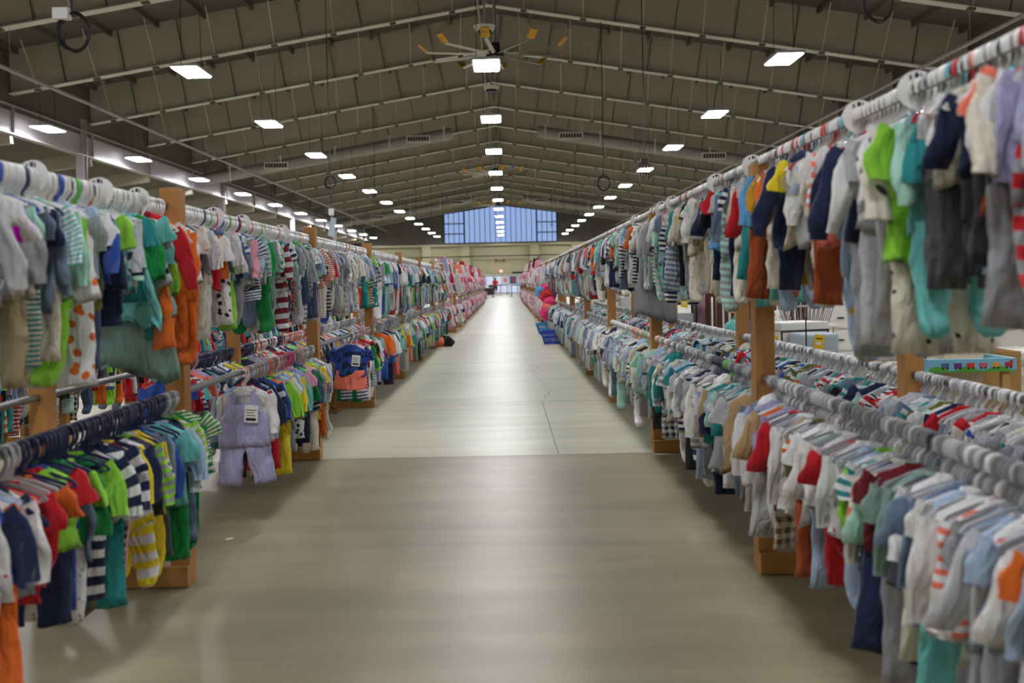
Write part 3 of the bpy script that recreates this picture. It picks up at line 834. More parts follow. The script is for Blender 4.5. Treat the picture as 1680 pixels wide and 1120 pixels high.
HPAL = {'UL': ['white'] * 30 + ['lightgrey', 'blue', 'coral', 'red', 'navy', 'green'], 'UR': ['white'] * 30 + ['red', 'coral', 'navy', 'aqua', 'lightgrey'],
        'LL': ['grey', 'lightgrey', 'white', 'grey', 'coral'], 'LR': ['grey', 'lightgrey', 'grey', 'lightgrey', 'grey', 'white'], 'BL': ['navy', 'white', 'coral'], 'BR': ['white', 'white', 'lightgrey'], 'NL': ['white', 'navy'], 'P': ['white']}
# what hangs where, read off the photograph: pixel column of the sleeve edge -> garment
SP = {
 'UL': [(8, 'sleeper', 'spotted white blue multi'), (44, 'bodysuit', 'spotted white lime multi', None, 'navy'), (62, 'shirt', 'grey'), (80, 'outfit', 'cream', 'mint', 'khaki'), (122, 'shirt', 'slate', 'slate'), (146, 'shirt', 'mint', 'mint'), (152, 'sleeper', 'lime'),
        (160, 'outfit', 'printed white orange', 'marled grey', 'printed white orange'), (178, 'tshirt', 'lightblue'), (188, 'romper', 'olive', 'white'), (204, 'outfit', 'blue', 'blue', 'denim'), (216, 'shorts_outfit', 'navy', 'lime', 'navy'), (226, 'bodysuit', 'white', 'lavender'), (243, 'shirt', 'marled lightgrey', 'marled lightgrey'),
        (256, 'shorts_outfit', 'camo aqua teal', 'teal', 'teal'), (268, 'dress', 'aqua', 'teal'), (283, 'dress', 'sage', 'aqua'), (296, 'outfit', 'striped navy teal', 'red', 'teal'), (318, 'sleeper', 'orange', 'orange'), (328, 'sleeper', 'orange', 'orange'), (342, 'shirt', 'grey'), (356, 'tshirt', 'navy', 'cream'), (366, 'outfit', 'navy', 'cream', 'cream'),
        (378, 'tshirt', 'red', 'white'), (388, 'outfit', 'denim', 'lightgrey', 'printed white navy'), (402, 'shirt', 'slate', 'red'), (415, 'tshirt', 'striped white blue'), (428, 'shirt', 'marled lightgrey', 'pink'), (444, 'shirt', 'lavender', 'lightblue'), (456, 'sleeper', 'green', 'green'), (470, 'romper', 'printed white red'), (486, 'outfit', 'marled grey', 'marled grey', 'striped rust charcoal'),
        (500, 'outfit', 'marled grey', 'grey', 'striped rust charcoal'), (512, 'trousers', 'denim'), (526, 'outfit', 'striped teal navy', 'lightblue', 'denim'), (545, 'outfit', 'maroon', 'cream', 'maroon'), (562, 'sleeper', 'dotted cream tan', 'cream'), (590, 'outfit', 'sage', 'white', 'navy'), (640, 'dungarees', 'denim')],
 'UR': [(1668, 'sleeper', 'lavender', 'lavender'), (1640, 'hoodie', 'lavender', 'lavender'), (1632, 'sleeper', 'broad red grey', 'white'), (1612, 'tshirt', 'orange', 'printed coral white'), (1596, 'outfit', 'darkgrey', 'cream', 'grey'), (1584, 'trousers', 'charcoal'), (1566, 'outfit', 'lightblue', 'teal', 'lightblue'), (1548, 'shirt', 'dotted white tan', 'dotted white tan'),
        (1528, 'outfit', 'navy', 'navy', 'charcoal'), (1514, 'shirt', 'cream', 'white'), (1504, 'outfit', 'blue', 'marled lightgrey', 'marled darkgrey'), (1488, 'outfit', 'marled grey', 'teal', 'darkgrey'), (1468, 'sleeper', 'aqua', 'mint'), (1458, 'tshirt', 'lime', 'lime'), (1444, 'outfit', 'dotted cream black', 'printed cream charcoal', 'dotted cream black'), (1424, 'outfit', 'navy', 'printed white navy', 'lightgrey'),
        (1408, 'outfit', 'marled lightgrey', 'marled lightgrey', 'marled lightgrey'), (1392, 'shirt', 'white', 'white'), (1382, 'outfit', 'navy', 'navy', 'marled grey'), (1368, 'sleeper', 'printed lightblue mustard', 'navy'), (1356, 'shirt', 'navy', 'red'), (1344, 'tshirt', 'lightblue', 'white'), (1334, 'shirt', 'coral', 'striped coral white'), (1322, 'outfit', 'striped black teal', 'white', 'rust'),
        (1308, 'sleeper', 'printed cream mustard', 'cream'), (1292, 'shirt', 'lightgrey', 'white'), (1276, 'tshirt', 'marled cream', 'yellow'), (1266, 'hoodie', 'navy', 'navy'), (1256, 'outfit', 'black', 'marled grey', 'navy'), (1242, 'outfit', 'aqua', 'orange', 'mustard'), (1232, 'shirt', 'mustard', 'mustard'), (1226, 'outfit', 'camo orange rust', 'skyblue', 'rust'), (1214, 'outfit', 'blue', 'marled lightgrey', 'teal'),
        (1206, 'outfit', 'camo aqua skyblue', 'red', 'aqua'), (1192, 'sleeper', 'broad navy white', 'broad navy white'), (1180, 'outfit', 'striped navy white', 'striped navy white', 'navy'), (1166, 'tshirt', 'skyblue', 'red'), (1160, 'outfit', 'navy', 'black', 'navy'), (1146, 'sleeper', 'printed cream grey', 'cream'), (1128, 'sleeper', 'dotted cream tan', 'white'), (1114, 'outfit', 'striped white red', 'yellow', 'camo olive black'),
        (1100, 'outfit', 'white', 'teal', 'black'), (1088, 'outfit', 'yellow', 'red', 'charcoal'), (1076, 'tshirt', 'lightblue', 'white'), (1066, 'outfit', 'lightblue', 'white', 'blue'), (1050, 'outfit', 'red', 'white', 'navy')],
 'LL': [(4, 'trousers', 'orange'), (14, 'outfit', 'blue', 'navy', 'orange'), (28, 'tshirt', 'navy', 'orange'), (44, 'sleeper', 'white', 'white'), (56, 'shirt', 'lightblue', 'white'), (70, 'bodysuit', 'navy', 'navy'), (92, 'romper', 'red', 'red'), (108, 'bodysuit', 'red', 'orange'), (122, 'tshirt', 'lime', 'red'), (136, 'outfit', 'lime', 'blue', 'navy'), (150, 'trousers', 'blue'), (162, 'outfit', 'green', 'green', 'dotted white grey'),
        (176, 'tshirt', 'slate', 'lime'), (188, 'outfit', 'camo green black', 'lime', 'broad navy white'), (204, 'outfit', 'white', 'broad navy white', 'teal'), (214, 'tshirt', 'broad navy white', 'broad navy white'), (226, 'outfit', 'navy', 'broad white navy', 'striped black grey'), (236, 'outfit', 'maroon', 'yellow', 'pink'), (246, 'sleeper', 'broad white yellow', 'navy'), (258, 'shirt', 'charcoal', 'striped lime grey'), (268, 'shirt', 'yellow', 'striped white charcoal'), (282, 'shirt', 'skyblue', 'blue'),
        (290, 'outfit', 'slate', 'slate', 'darkgrey'), (302, 'tshirt', 'aqua', 'aqua'), (312, 'outfit', 'aqua', 'lightblue', 'green'), (324, 'outfit', 'navy', 'striped green white', 'black'),
        (416, 'tshirt', 'white', 'white'), (424, 'outfit', 'darkgrey', 'white', 'red'), (432, 'shirt', 'grey', 'green'), (438, 'trousers', 'broad red white'), (446, 'outfit', 'red', 'broad red white', 'charcoal'), (454, 'tshirt', 'blue', 'broad white blue'), (462, 'outfit', 'black', 'broad navy white', 'red'), (470, 'outfit', 'charcoal', 'slate', 'olive'), (480, 'outfit', 'slate', 'lime', 'denim'), (490, 'outfit', 'navy', 'yellow', 'denim'), (497, 'shirt', 'yellow', 'yellow'), (507, 'tshirt', 'lavender', 'pink'), (514, 'outfit', 'teal', 'green', 'navy'), (524, 'outfit', 'white', 'aqua', 'navy')],
 'LR': [(1672, 'sleeper', 'lightblue', 'lightblue'), (1655, 'outfit', 'navy', 'orange', 'lightgrey'), (1640, 'outfit', 'white', 'white', 'lightgrey'), (1618, 'trousers', 'striped red cream'), (1604, 'outfit', 'printed lightgrey red', 'lightblue', 'grey'), (1584, 'shirt', 'white', 'white'), (1566, 'outfit', 'lightblue', 'lightgrey', 'grey'), (1548, 'tshirt', 'lightblue', 'grey'), (1530, 'shirt', 'striped white coral', 'striped white coral'), (1512, 'shirt', 'white', 'white'), (1498, 'outfit', 'lightblue', 'white', 'aqua'),
        (1484, 'shirt', 'slate', 'slate'), (1470, 'tshirt', 'lightblue', 'slate'), (1460, 'outfit', 'white', 'white', 'cream'), (1446, 'shirt', 'darkgrey', 'sage'), (1432, 'outfit', 'sage', 'sage', 'grey'), (1420, 'outfit', 'maroon', 'maroon', 'navy'), (1410, 'outfit', 'charcoal', 'mint', 'teal'), (1396, 'shirt', 'navy', 'printed cream coral'), (1384, 'tshirt', 'striped white teal', 'striped white teal'), (1370, 'shirt', 'lightblue', 'lime'), (1356, 'sleeper', 'lightblue', 'white'),
        (1344, 'shirt', 'white', 'white'), (1334, 'bodysuit', 'red', 'red'), (1322, 'outfit', 'white', 'white', 'red'), (1310, 'outfit', 'sage', 'white', 'lightblue'), (1300, 'tshirt', 'white', 'white'), (1288, 'outfit', 'white', 'striped white orange', 'rust'), (1276, 'outfit', 'darkgrey', 'olive', 'green'), (1264, 'shirt', 'tan', 'white'), (1254, 'shirt', 'lightblue', 'white'), (1244, 'outfit', 'dotted black white', 'red', 'plaid brown cream'),
        (1232, 'outfit', 'orange', 'tan', 'lightgrey'), (1222, 'outfit', 'lightblue', 'lightgrey', 'white'), (1208, 'shirt', 'white', 'white'), (1196, 'outfit', 'sage', 'cream', 'sage'), (1188, 'shirt', 'navy', 'navy'), (1176, 'outfit', 'lightgrey', 'white', 'grey'), (1164, 'dress', 'grey', 'lightgrey'), (1150, 'outfit', 'camo olive black', 'navy', 'navy'), (1140, 'shirt', 'lightblue', 'lightblue'), (1128, 'outfit', 'cream', 'white', 'lightblue'), (1118, 'sleeper', 'broad navy white', 'navy'), (1106, 'shirt', 'striped white navy', 'white'),
        (1094, 'outfit', 'white', 'white', 'grey'), (1082, 'bodysuit', 'mustard', 'navy'), (1066, 'outfit', 'broad white navy', 'white', 'marled grey')],
}
EDGE = {'UL': -1.31, 'UR': .97, 'LL': -1.29, 'LR': .97}
def edgeD(rail, px): return abs(EDGE[rail]) * FPX / abs(px - 830)
RAILS_IND = {   # rail: individual range
    'UL': (2.1, RSTUFF), 'UR': (1.72, RSTUFF), 'LL': (2.35, RSTUFF), 'LR': (1.85, RSTUFF), 'BL': (5.9, 10.4), 'BR': (2.9, 9.4), 'NL': (6.4, 13.5)}
GAPS = {'LL': [(4.44, 5.42), (7.53, 9.15)], 'BL': [(7.4, 7.7)], 'BR': [], 'UL': [], 'UR': [], 'LR': [], 'NL': []}
KW = {'U': ['sleeper'] * 5 + ['outfit'] * 5 + ['shirt'] * 3 + ['tshirt'] * 2 + ['bodysuit', 'romper', 'hoodie', 'dungarees'], 'L': ['tshirt'] * 3 + ['shirt'] * 4 + ['outfit'] * 5 + ['bodysuit', 'romper', 'hoodie', 'sleeper', 'sleeper', 'shorts_outfit']}
rng = random.Random(11)
def rand_mat(pal, r=rng):
    quiet = pal in (PAL['UR'], PAL['LR'])
    a = r.choice(pal); q = r.random()
    if q < (.66 if quiet else .60): return fabric('plain', a)
    if q < (.80 if quiet else .68): return fabric('marled', r.choice(['grey', 'lightgrey', 'cream', 'slate']))
    lightc = ['white', 'cream', 'lightgrey']
    bcol = r.choice(lightc) if a not in lightc + ['mint', 'yellow'] else r.choice(['navy', 'grey', 'lightblue', 'lightgrey', 'grey', 'navy', 'mint'] if quiet else ['navy', 'grey', 'red', 'blue', 'teal', 'orange'])
    pat = r.choice(['striped', 'striped', 'broad', 'dotted', 'printed', 'pin', 'plaid'])
    if pat in ('dotted', 'printed') and bcol in lightc and r.random() < .7: return fabric(pat, bcol, a)
    return fabric(pat, a, bcol)
records = []      # one dict per garment kept as a thing
def slots(rail):
    lo, hi = RAILS_IND[rail]; y = lo; sp = sorted((edgeD(rail, q[0]), q) for q in SP.get(rail, []))
    # specials sit where the photo shows them; others fill the space between
    ys = []; k = 0
    if sp:
        marks = [s[0] for s in sp]
    last = lo
    for D, q in sp:
        if D < lo or D > hi: continue
        while D - last > .075 + .02: last += .052 + rng.uniform(-.008, .012); ys.append((last, None))
        last = max(D, last + .034); ys.append((last, q))
    while last < hi: last += .05 + rng.uniform(-.008, .016); ys.append((last, None))
    return ys
for rail in ('UL', 'UR', 'LL', 'LR', 'BL', 'BR', 'NL'):
    x, z, w = RAIL[rail]; L = 'U' if rail[0] == 'U' else 'L'
    for y, q in slots(rail):
        if any(a < y < c for a, c in GAPS[rail]): continue
        if rail != 'NL' and any(abs(y - bd) < .055 for bd in bays): continue
        bay = int((y - BAY0) // BAY) if y > BAY0 else 0
        if q:
            kind = q[1]; main = F(q[2]); sl = F(q[3]) if len(q) > 3 and q[3] else main; lw = F(q[4]) if len(q) > 4 else main; spc = True
        else:
            kind = rng.choice(KW[L]); main = rand_mat(PAL[rail]); sl = main if rng.random() < .55 else rand_mat(PAL[rail]); lw = rand_mat(PAL[rail]); spc = False
        records.append(dict(rail=rail, x=x, z=z, y=y, bay=bay, kind=kind, main=main, sl=sl, lw=lw, sp=spc, seed=rng.randrange(3),
                            yaw=rng.gauss(0, .16) + (rng.uniform(.15, .75) * rng.choice([-1, 1]) if rng.random() < .14 else 0), sc=rng.uniform(.84, 1.04) * (.98 if L == 'U' else 1.04), hc=None))
# a few that are turned to face down the aisle, as in the photo
def face(rail, D, kind, a, b2, c3, sc, label, hc='white', yaw=0.0, tagcard=True, sx=1.0):
    x, z, w = RAIL[rail]
    records.append(dict(rail=rail, x=x + (.03 if x < 0 else -.03), z=z, y=D, bay=int((D - BAY0) // BAY), kind=kind, main=F(a), sl=F(b2), lw=F(c3), sp=True, seed=1, yaw=yaw, sc=sc, label=label, hc=hc, card=tagcard, sx=sx))
records.sort(key=lambda r: (r['rail'], r['y']))
face('LL', 5.38, 'shirt', 'white', 'white', 'white', .98, 'white baby shirt under the lavender dungarees at the gap on the lower left rail', yaw=.04, tagcard=False)
face('LL', 5.33, 'dungarees', 'lavender', 'lavender', 'lavender', 1.05, 'lavender dungarees with white card facing the aisle, first after the lower left gap', hc='white', yaw=.05)
face('LL', 9.12, 'shorts_outfit', 'camo blue navy', 'camo blue navy', 'coral', 1.12, 'blue swirl swim top and coral shorts with white card, facing the camera', yaw=.08)
face('UR', 7.30, 'dress', 'grey', 'lightgrey', 'navy', 1.55, 'long grey bib smock hanging lowest under the upper right rail', yaw=.1, tagcard=False, sx=.52)
face('UL', 3.98, 'dress', 'sage', 'aqua', 'sage', 1.28, 'widest pale sage smock hanging lowest under the upper left rail', yaw=.25, tagcard=False, sx=.58)
records.sort(key=lambda r: (r['rail'], r['y']))

# hanger colours by stretch of rail (near velvet and navy runs as in the photo)
def hcol(rail, y, r):
    if rail == 'LL' and 2.9 < y < 4.15: return 'navy'
    if rail == 'LL' and 4.15 <= y < 4.5: return r.choice(['grey', 'lightgrey', 'lightgrey', 'green'])
    if rail == 'LL' and 5.4 < y < 6.1: return r.choice(['coral', 'lightgrey', 'coral', 'grey'])
    if rail == 'LL' and 6.4 < y < 6.7: return 'pink'
    if rail == 'LR' and 5.1 < y < 5.35: return 'navy'
    if rail == 'LR' and 5.0 < y < 5.1: return 'green'
    if rail == 'LR' and 6.8 < y < 9: return r.choice(['white', 'white', 'green', 'coral', 'lightgrey'])
    if rail == 'LR' and y > 9: return 'white'
    if rail == 'BL' and 6.6 < y < 8: return 'navy'
    if rail == 'BR' and y < 4.5: return r.choice(['white', 'lightgrey'])
    return r.choice(HPAL[rail])
HPLACE = {'white': 'white plastic', 'grey': 'grey flocked', 'lightgrey': 'light grey', 'navy': 'navy', 'green': 'green', 'red': 'red', 'blue': 'blue', 'coral': 'coral', 'pink': 'pink', 'aqua': 'aqua', 'black': 'black'}

def plainword(m): return m['words']
def desc(r):
    a = r['main']['words']; s = r['sl']['words']
    k = KINDS[r['kind']][1]
    return a, k
bynear = {}
for r in records: bynear.setdefault(r['rail'], []).append(r)
for L in bynear.values():
    for i, r in enumerate(L): r['prev'] = L[i - 1] if i else None; r['next'] = L[i + 1] if i + 1 < len(L) else None
def short(r): return '%s %s' % (r['main']['short'], SHORTW[r['kind']])
def wc(s): return len(s.split())
def cands(r):
    a, k = desc(r); place = RAIL[r['rail']][2]; bn = bayname[r['bay']]
    pl = '%s bay of %s' % (bn, place) if r['rail'] != 'NL' else 'on the ' + place
    base = '%s %s' % (a, k)
    out = []
    if r['kind'] in ('outfit', 'shorts_outfit'): ex = '%s top with %s %s' % (a, r['lw']['words'], 'trousers' if r['kind'] == 'outfit' else 'shorts')
    elif r['sl'] is not r['main'] and r['kind'] not in ('trousers', 'dungarees'): ex = '%s %s with %s sleeves' % (a, SHORTW[r['kind']], r['sl']['words'])
    else: ex = base
    out.append('%s, %s' % (ex, pl))
    if r['kind'] in ('outfit', 'shorts_outfit') and r['sl'] is not r['main']: out.append('%s top, %s sleeves, %s %s, %s' % (a, r['sl']['words'], r['lw']['words'], 'trousers' if r['kind'] == 'outfit' else 'shorts', pl))
    if r['next']: out.append('%s, %s, before the %s' % (ex, pl, short(r['next'])))
    if r['prev']: out.append('%s, %s, behind the %s' % (ex, pl, short(r['prev'])))
    if r['next']: out.append('%s before the %s, %s' % (base, short(r['next']), pl))
    if r['prev'] and r['next']: out.append('%s between %s and %s, %s' % (base, short(r['prev']), short(r['next']), place))
    return out
count = {}
for r in records:
    if r.get('label'): continue
    r['c'] = [c for c in cands(r) if 4 <= wc(c) <= 16]
    for c in set(r['c']): count[c] = count.get(c, 0) + 1
used = {}
for r in records:
    if not r.get('label'):
        pick = next((c for c in r['c'] if count[c] == 1), None)
        if pick is None:
            pick = (r['c'] or ['%s %s on the %s' % (desc(r) + (RAIL[r['rail']][2],))])[0]
            r['same'] = True
        r['label'] = pick
    used[r['label']] = used.get(r['label'], 0) + 1

GROUPW = {'UL': 'clothes on the upper left rail', 'UR': 'clothes on the upper right rail', 'LL': 'clothes on the lower left rail', 'LR': 'clothes on the lower right rail', 'BL': 'clothes on the left back rail', 'BR': 'clothes on the right back rail', 'NL': 'clothes on the rack behind the left one'}
cnt_kind = {}
far_left = []
records.sort(key=lambda r: r['y'])
card_me = None
def price_card(parent, r):
    global card_me
    if card_me is None:
        b = MB(); b.bbox((-.034, -.003, -.045), (.034, .0, .045), .001); 
        for i, w in enumerate((.05, .04, .046)): b.box((-.026, -.0042, .02 - i * .014), (-.026 + w, -.0025, .0235 - i * .014), 1)
        b.box((-.026, -.0042, -.034), (.024, -.0025, -.02), 1)
        card_me = b.mesh('price_card', [M['card'], M['dark']])
    c = obj('price_card', card_me, parent, (.045, -.036, -.20)); c.rotation_euler = (.06, .08, 0); return c
nh = 0; far_hangers = []
for r in records:
    kd = r['kind']; on, kwd, cat = KINDS[kd]
    cnt_kind[cat] = cnt_kind.get(cat, 0) + 1
    near = (r['y'] < (5.6 if r['rail'] in ('UL', 'UR', 'LL', 'LR') else 0)) or r.get('card') is not None
    if near:
        parts = cut(kd, r['seed'])
        o = obj(on, parts['body']); setmat(o, 0, r['main'])
        for p, me in parts.items():
            if p == 'body': continue
            nm_ = PARTNAME[p] if not (p == 'lower' and kd == 'shorts_outfit') else 'shorts'
            c = obj(nm_, me, o); m = r['sl'] if p[:6] == 'sleeve' else r['lw'] if p == 'lower' else (r['sl'] if p in ('neckband', 'hood') else r['main'])
            setmat(c, 0, m)
            if m is not r['main'] and p != 'neckband': c['label'] = '%s %s' % (m['words'], nm_)
        if r.get('card') or (r.get('card') is None and rng.random() < .10): price_card(o, r)
    else:
        o = obj(on, cut_joined(kd, r['seed'])); setmat(o, 0, r['main']); setmat(o, 1, r['sl']); setmat(o, 2, r['lw']); setmat(o, 3, r['sl'])
    o.location = (r['x'], r['y'], r['z'] + .0165 - .022); o.rotation_euler = (rng.gauss(0, .04), rng.gauss(0, .05), r['yaw'])
    s = r['sc'] * ((1.0 if r['y'] < 2.1 else .88 if r['y'] < 2.42 else 1.2 if r['y'] < 3.0 else 1.0) if r['rail'] == 'UR' and r['y'] < 4.4 else 1.07 if r['rail'] == 'UL' and r['y'] < 4.3 else 1); o.scale = (s * r.get('sx', 1), min(1, s) * rng.uniform(.8, 1.05), s)
    tag(o, r['label'], cat, GROUPW[r['rail']])
    r['hc'] = r['hc'] or hcol(r['rail'], r['y'], rng)
allh = []
for r in records:
    allh.append((r['y'], r, None))
    nx_ = r.get('next')
    if nx_ is not None and nx_['y'] - r['y'] < .12 and not r.get('card') and not nx_.get('card'):
        pr_ = {'U': 1, 'L': .95, 'B': .6, 'N': 0}[r['rail'][0]]
        if nx_['y'] - r['y'] > .028 and rng.random() < pr_: allh.append(((r['y'] + nx_['y']) / 2, r, nx_))
allh.sort(key=lambda t: t[0]); spare = {}
for y, r, nx_ in allh:
    hc = r['hc'] if nx_ is None else hcol(r['rail'], y, rng)
    yaw = r['yaw'] if nx_ is None else rng.gauss(0, .12)
    if nh < 300 and y < 9:
        me = (HMW if r['rail'] in ('LR', 'LL') else HM)[hc]
        h = obj('hanger', me, None, (r['x'], y + .002, r['z'] - .0045)); h.rotation_euler = (rng.gauss(0, .03), 0, yaw); nh += 1; pw = RAIL[r['rail']][2]
        if nx_ is None: lab = '%s hanger holding the %s %s, %s' % (HPLACE[hc], r['main']['words'], SHORTW[r['kind']], ('%s bay, ' % bayname[r['bay']] if r['rail'] != 'NL' else '') + pw); r['hang'] = h
        else:
            lab = '%s hanger squeezed between %s and %s, %s' % (HPLACE[hc], short(r), short(nx_), pw)
            if wc(lab) > 16: lab = '%s hanger after the %s, %s' % (HPLACE[hc], short(r), pw)
        tag(h, lab, 'hanger', 'hangers on the %s' % pw)
    else: far_hangers.append((r['x'], y, r['z'], yaw, hc))
hl = {}
for r in records:
    if 'hang' in r: hl.setdefault(r['hang']['label'], []).append(r)
for lab, L in hl.items():
    if len(L) > 1:
        for r in L:
            alt = '%s hanger between %s and %s, %s bay, %s' % (HPLACE[r['hc']], short(r['prev']) if r['prev'] else 'the end', short(r['next']) if r['next'] else 'the end', bayname[r['bay']], RAIL[r['rail']][2])
            if wc(alt) <= 16: r['hang']['label'] = alt

# ------------------------------------------------------------------ the uncountable rest, down the hall
class Bulk:
    def __init__(s): s.v = []; s.f4 = []; s.mi = []; s.n = 0; s.mats = []
    def mi_of(s, m):
        if m not in s.mats: s.mats.append(m)
        return s.mats.index(m)
    def put(s, V, Fq, m, loc, yaw, sc):
        c, q = math.cos(yaw), math.sin(yaw); A = V * sc
        X = A[:, 0] * c - A[:, 1] * q + loc[0]; Y = A[:, 0] * q + A[:, 1] * c + loc[1]; Z = A[:, 2] + loc[2]
        s.v.append(np.stack([X, Y, Z], 1)); k = s.mi_of(m)
        for f in Fq: s.f4.append(tuple(i + s.n for i in f)); s.mi.append(k)
        s.n += len(V)
    def finish(s, name):
        V = np.concatenate(s.v); me = mesh_from(name, V.tolist(), s.f4, s.mats, s.mi, True); return obj(name, me)
lows = {}
for k_ in ('tshirt', 'shirt', 'sleeper', 'outfit', 'dress', 'romper'):
    for sd in (0, 1):
        c = Cloth(k_, sd, True); lows[(k_, sd)] = [(p, np.array(mb.v, dtype=float), mb.f) for p, mb in c.parts.items()]
bulk = {}
brng = random.Random(5)
hm = hanger_mb(lo=True, wide=.014, hw=.12); hV = np.array(hm.v, dtype=float); hF = hm.f
hb = Bulk()
for x, y, z, yaw, c in far_hangers: hb.put(hV, hF, HCOL[c], (x, y, z - .0045), yaw, 1)
END = bays[-1]
def plainfab(pal, r): return fabric('plain', r.choice(pal))
for rail in ('UL', 'UR', 'LL', 'LR', 'BL', 'BR', 'NL'):
    x, z, w = RAIL[rail]; y = RAILS_IND[rail][1] + .05
    end = {'BL': 24, 'BR': 24, 'NL': 22.5}.get(rail, END)
    while y < end:
        st = (.055 if y < 22 else .075 if y < 40 else .10) * brng.uniform(.8, 1.2)
        y += st
        girl = y > (23 if x < 0 else 24)
        if 19.9 < y < 21.2 and rail in ('UL', 'LL'): girl = brng.random() < .3
        if any(abs(y - bd) < .05 for bd in bays): continue
        if rail == 'LL' and bays[3] < y < bays[3] + .5: continue
        i = int((y - BAY0) // BAY); sh = -.10 if i >= 8 else 0
        xx = x + (-sh * 1.2 if x < 0 else sh * .3)
        pal = PAL['P'] if girl else (PAL[rail] if brng.random() < .8 else PAL['LR'])
        kd = brng.choice(['sleeper', 'outfit', 'shirt', 'tshirt', 'romper', 'outfit', 'sleeper'] + (['dress'] * 3 if girl else []))
        if rail[0] != 'U' and kd == 'sleeper': kd = 'shirt'
        m1, m2, m3 = plainfab(pal, brng), plainfab(pal, brng), plainfab(pal, brng)
        if brng.random() < .6: m2 = m1
        yaw = brng.gauss(0, .25); sc = brng.uniform(.92, 1.12) * (1.05 if rail[0] == 'U' else 1)
        B = bulk.setdefault(kd, Bulk())
        for p, V, Fq in lows[(kd, brng.randrange(2))]:
            B.put(V, Fq, m2 if p[:6] == 'sleeve' else m3 if p == 'lower' else m1, (xx + brng.uniform(-.015, .015), y, z - .006), yaw, sc)
        if rail[0] == 'U' or girl: hb.put(hV[:], hF, HCOL[brng.choice(['white'] * 6 + ['coral', 'lightgrey', 'navy'])], (xx, y + .025, z - .0045), yaw * .5, 1)
        hb.put(hV, hF, HCOL['white'] if rail[0] == 'U' or girl else HCOL[brng.choice(['white', 'lightgrey', 'grey'])], (xx, y, z - .0045), yaw, 1)
        # a second layer piled above the girls' rails
        if girl and rail in ('UL', 'UR') and (23 if x < 0 else 30) < y < 50 and brng.random() < .22:
            for p, V, Fq in lows[('dress', brng.randrange(2))]:
                bulk.setdefault('dress', Bulk()).put(V, Fq, plainfab(PAL['P'] + ['black', 'charcoal', 'lightgrey'], brng), (xx + brng.uniform(-.1, .1), y, z + .30 * brng.uniform(.5, 1.2)), brng.uniform(-.8, .8), .8)
for kd, B in bulk.items():
    o = B.finish(KINDS[kd][0] + ('es' if kd == 'dress' else 's')); 
    tag(o, 'hundreds of %s in mixed colours crowding the rails farther down the hall' % {'tshirt': 'T-shirts', 'shirt': 'long-sleeved tops', 'sleeper': 'footed sleepers', 'outfit': 'two-piece outfits', 'dress': 'little dresses', 'romper': 'rompers'}[kd], KINDS[kd][2] + ('es' if kd == 'dress' else 's'), kind='stuff')
o = hb.finish('hangers'); tag(o, 'mostly white hangers packed along the rails farther down the hall', 'hangers', kind='stuff')
print('RECORDS', len(records), cnt_kind, 'hangers', nh, 'dupl labels', sum(1 for v in used.values() if v > 1), 'bulk', {k: len(b_.f4) for k, b_ in bulk.items()}, len(hb.f4))

# spare hangers pushed together on the rails are part of the count above; size dividers
b = MB(); n = 28
ri, ro = .019, .052
vv = []; ff = []
for yy in (-.002, .002):
    for rr in (ri, ro):
        for k_ in range(n): a = 2 * PI * k_ / n; vv.append((rr * math.cos(a), yy, rr * math.sin(a) - .0))
for k_ in range(n):
    k2 = (k_ + 1) % n
    ff += [(k_, k2, n + k2, n + k_), (2 * n + k_, 3 * n + k_, 3 * n + k2, 2 * n + k2), (n + k_, n + k2, 3 * n + k2, 3 * n + k_), (k_, 2 * n + k_, 2 * n + k2, k2)]
b.add(vv, ff, 0)
dm = b.mesh('size_divider', [HCOL['white']], True, 30)
b = MB()
b.box((-.006, -.0035, .032), (.004, -.0022, .046)); b.box((.008, -.0035, .03), (.012, -.0022, .044)); b.box((-.02, -.0035, .028), (-.014, -.0022, .04))
mk = b.mesh('size_mark', [M['dark']])
divs = [('UL', 62), ('UL', 170), ('UL', 232), ('UL', 356), ('UL', 402), ('UL', 466), ('UR', 1510), ('UR', 1415), ('UR', 1240), ('UR', 1180), ('UR', 1108), ('UR', 1090), ('UR', 1048)]
for i, (rail, px) in enumerate(divs):
    x, z, w = RAIL[rail]; D = abs(x) * FPX / abs(px - 830)
    o = obj('size_divider', dm, None, (x, D, z - .004)); o.rotation_euler = (0, 0, rng.uniform(-.3, .3)); obj('size_mark', mk, o)
    pass
    side = [q for q in divs if q[0] == rail]
    nb_ = min((r for r in bynear[rail]), key=lambda r: abs(r['y'] - D))
    tag(o, 'round white size divider on the %s beside the %s' % (w, short(nb_)), 'size divider', 'size dividers on the %s' % w)

# ------------------------------------------------------------------ baskets, hats and fallen clothes
def basket(name, loc, rz, mat, label):
    t = thing(name, label, 'laundry basket', loc, rz)
    b = MB(); W0, D0_, W1, D1_, H = .17, .12, .25, .19, .27
    def corner(q): return [(sx * (W0 + (W1 - W0) * q), sy * (D0_ + (D1_ - D0_) * q), H * q) for sx, sy in ((-1, -1), (1, -1), (1, 1), (-1, 1))]
    b.bbox((-W0, -D0_, 0), (W0, D0_, .012), .004)
    for q in (.03, .5, .92):
        c = corner(q)
        for i in range(4): b.bar(c[i], c[(i + 1) % 4], .01, .05 if q != .5 else .022)
    for i in range(4):
        a0, a1 = Vector(corner(0)[i]), Vector(corner(0)[(i + 1) % 4]); c0, c1 = Vector(corner(1)[i]), Vector(corner(1)[(i + 1) % 4])
        for k_ in range(9): q = k_ / 8; b.bar(a0.lerp(a1, q), c0.lerp(c1, q), .018, .008)
    build(b, 'basket_body', mat, t)
    b = MB(); c = corner(1)
    for i in range(4): b.bar(c[i], c[(i + 1) % 4], .03, .02)
    build(b, 'rim', mat, t); return t
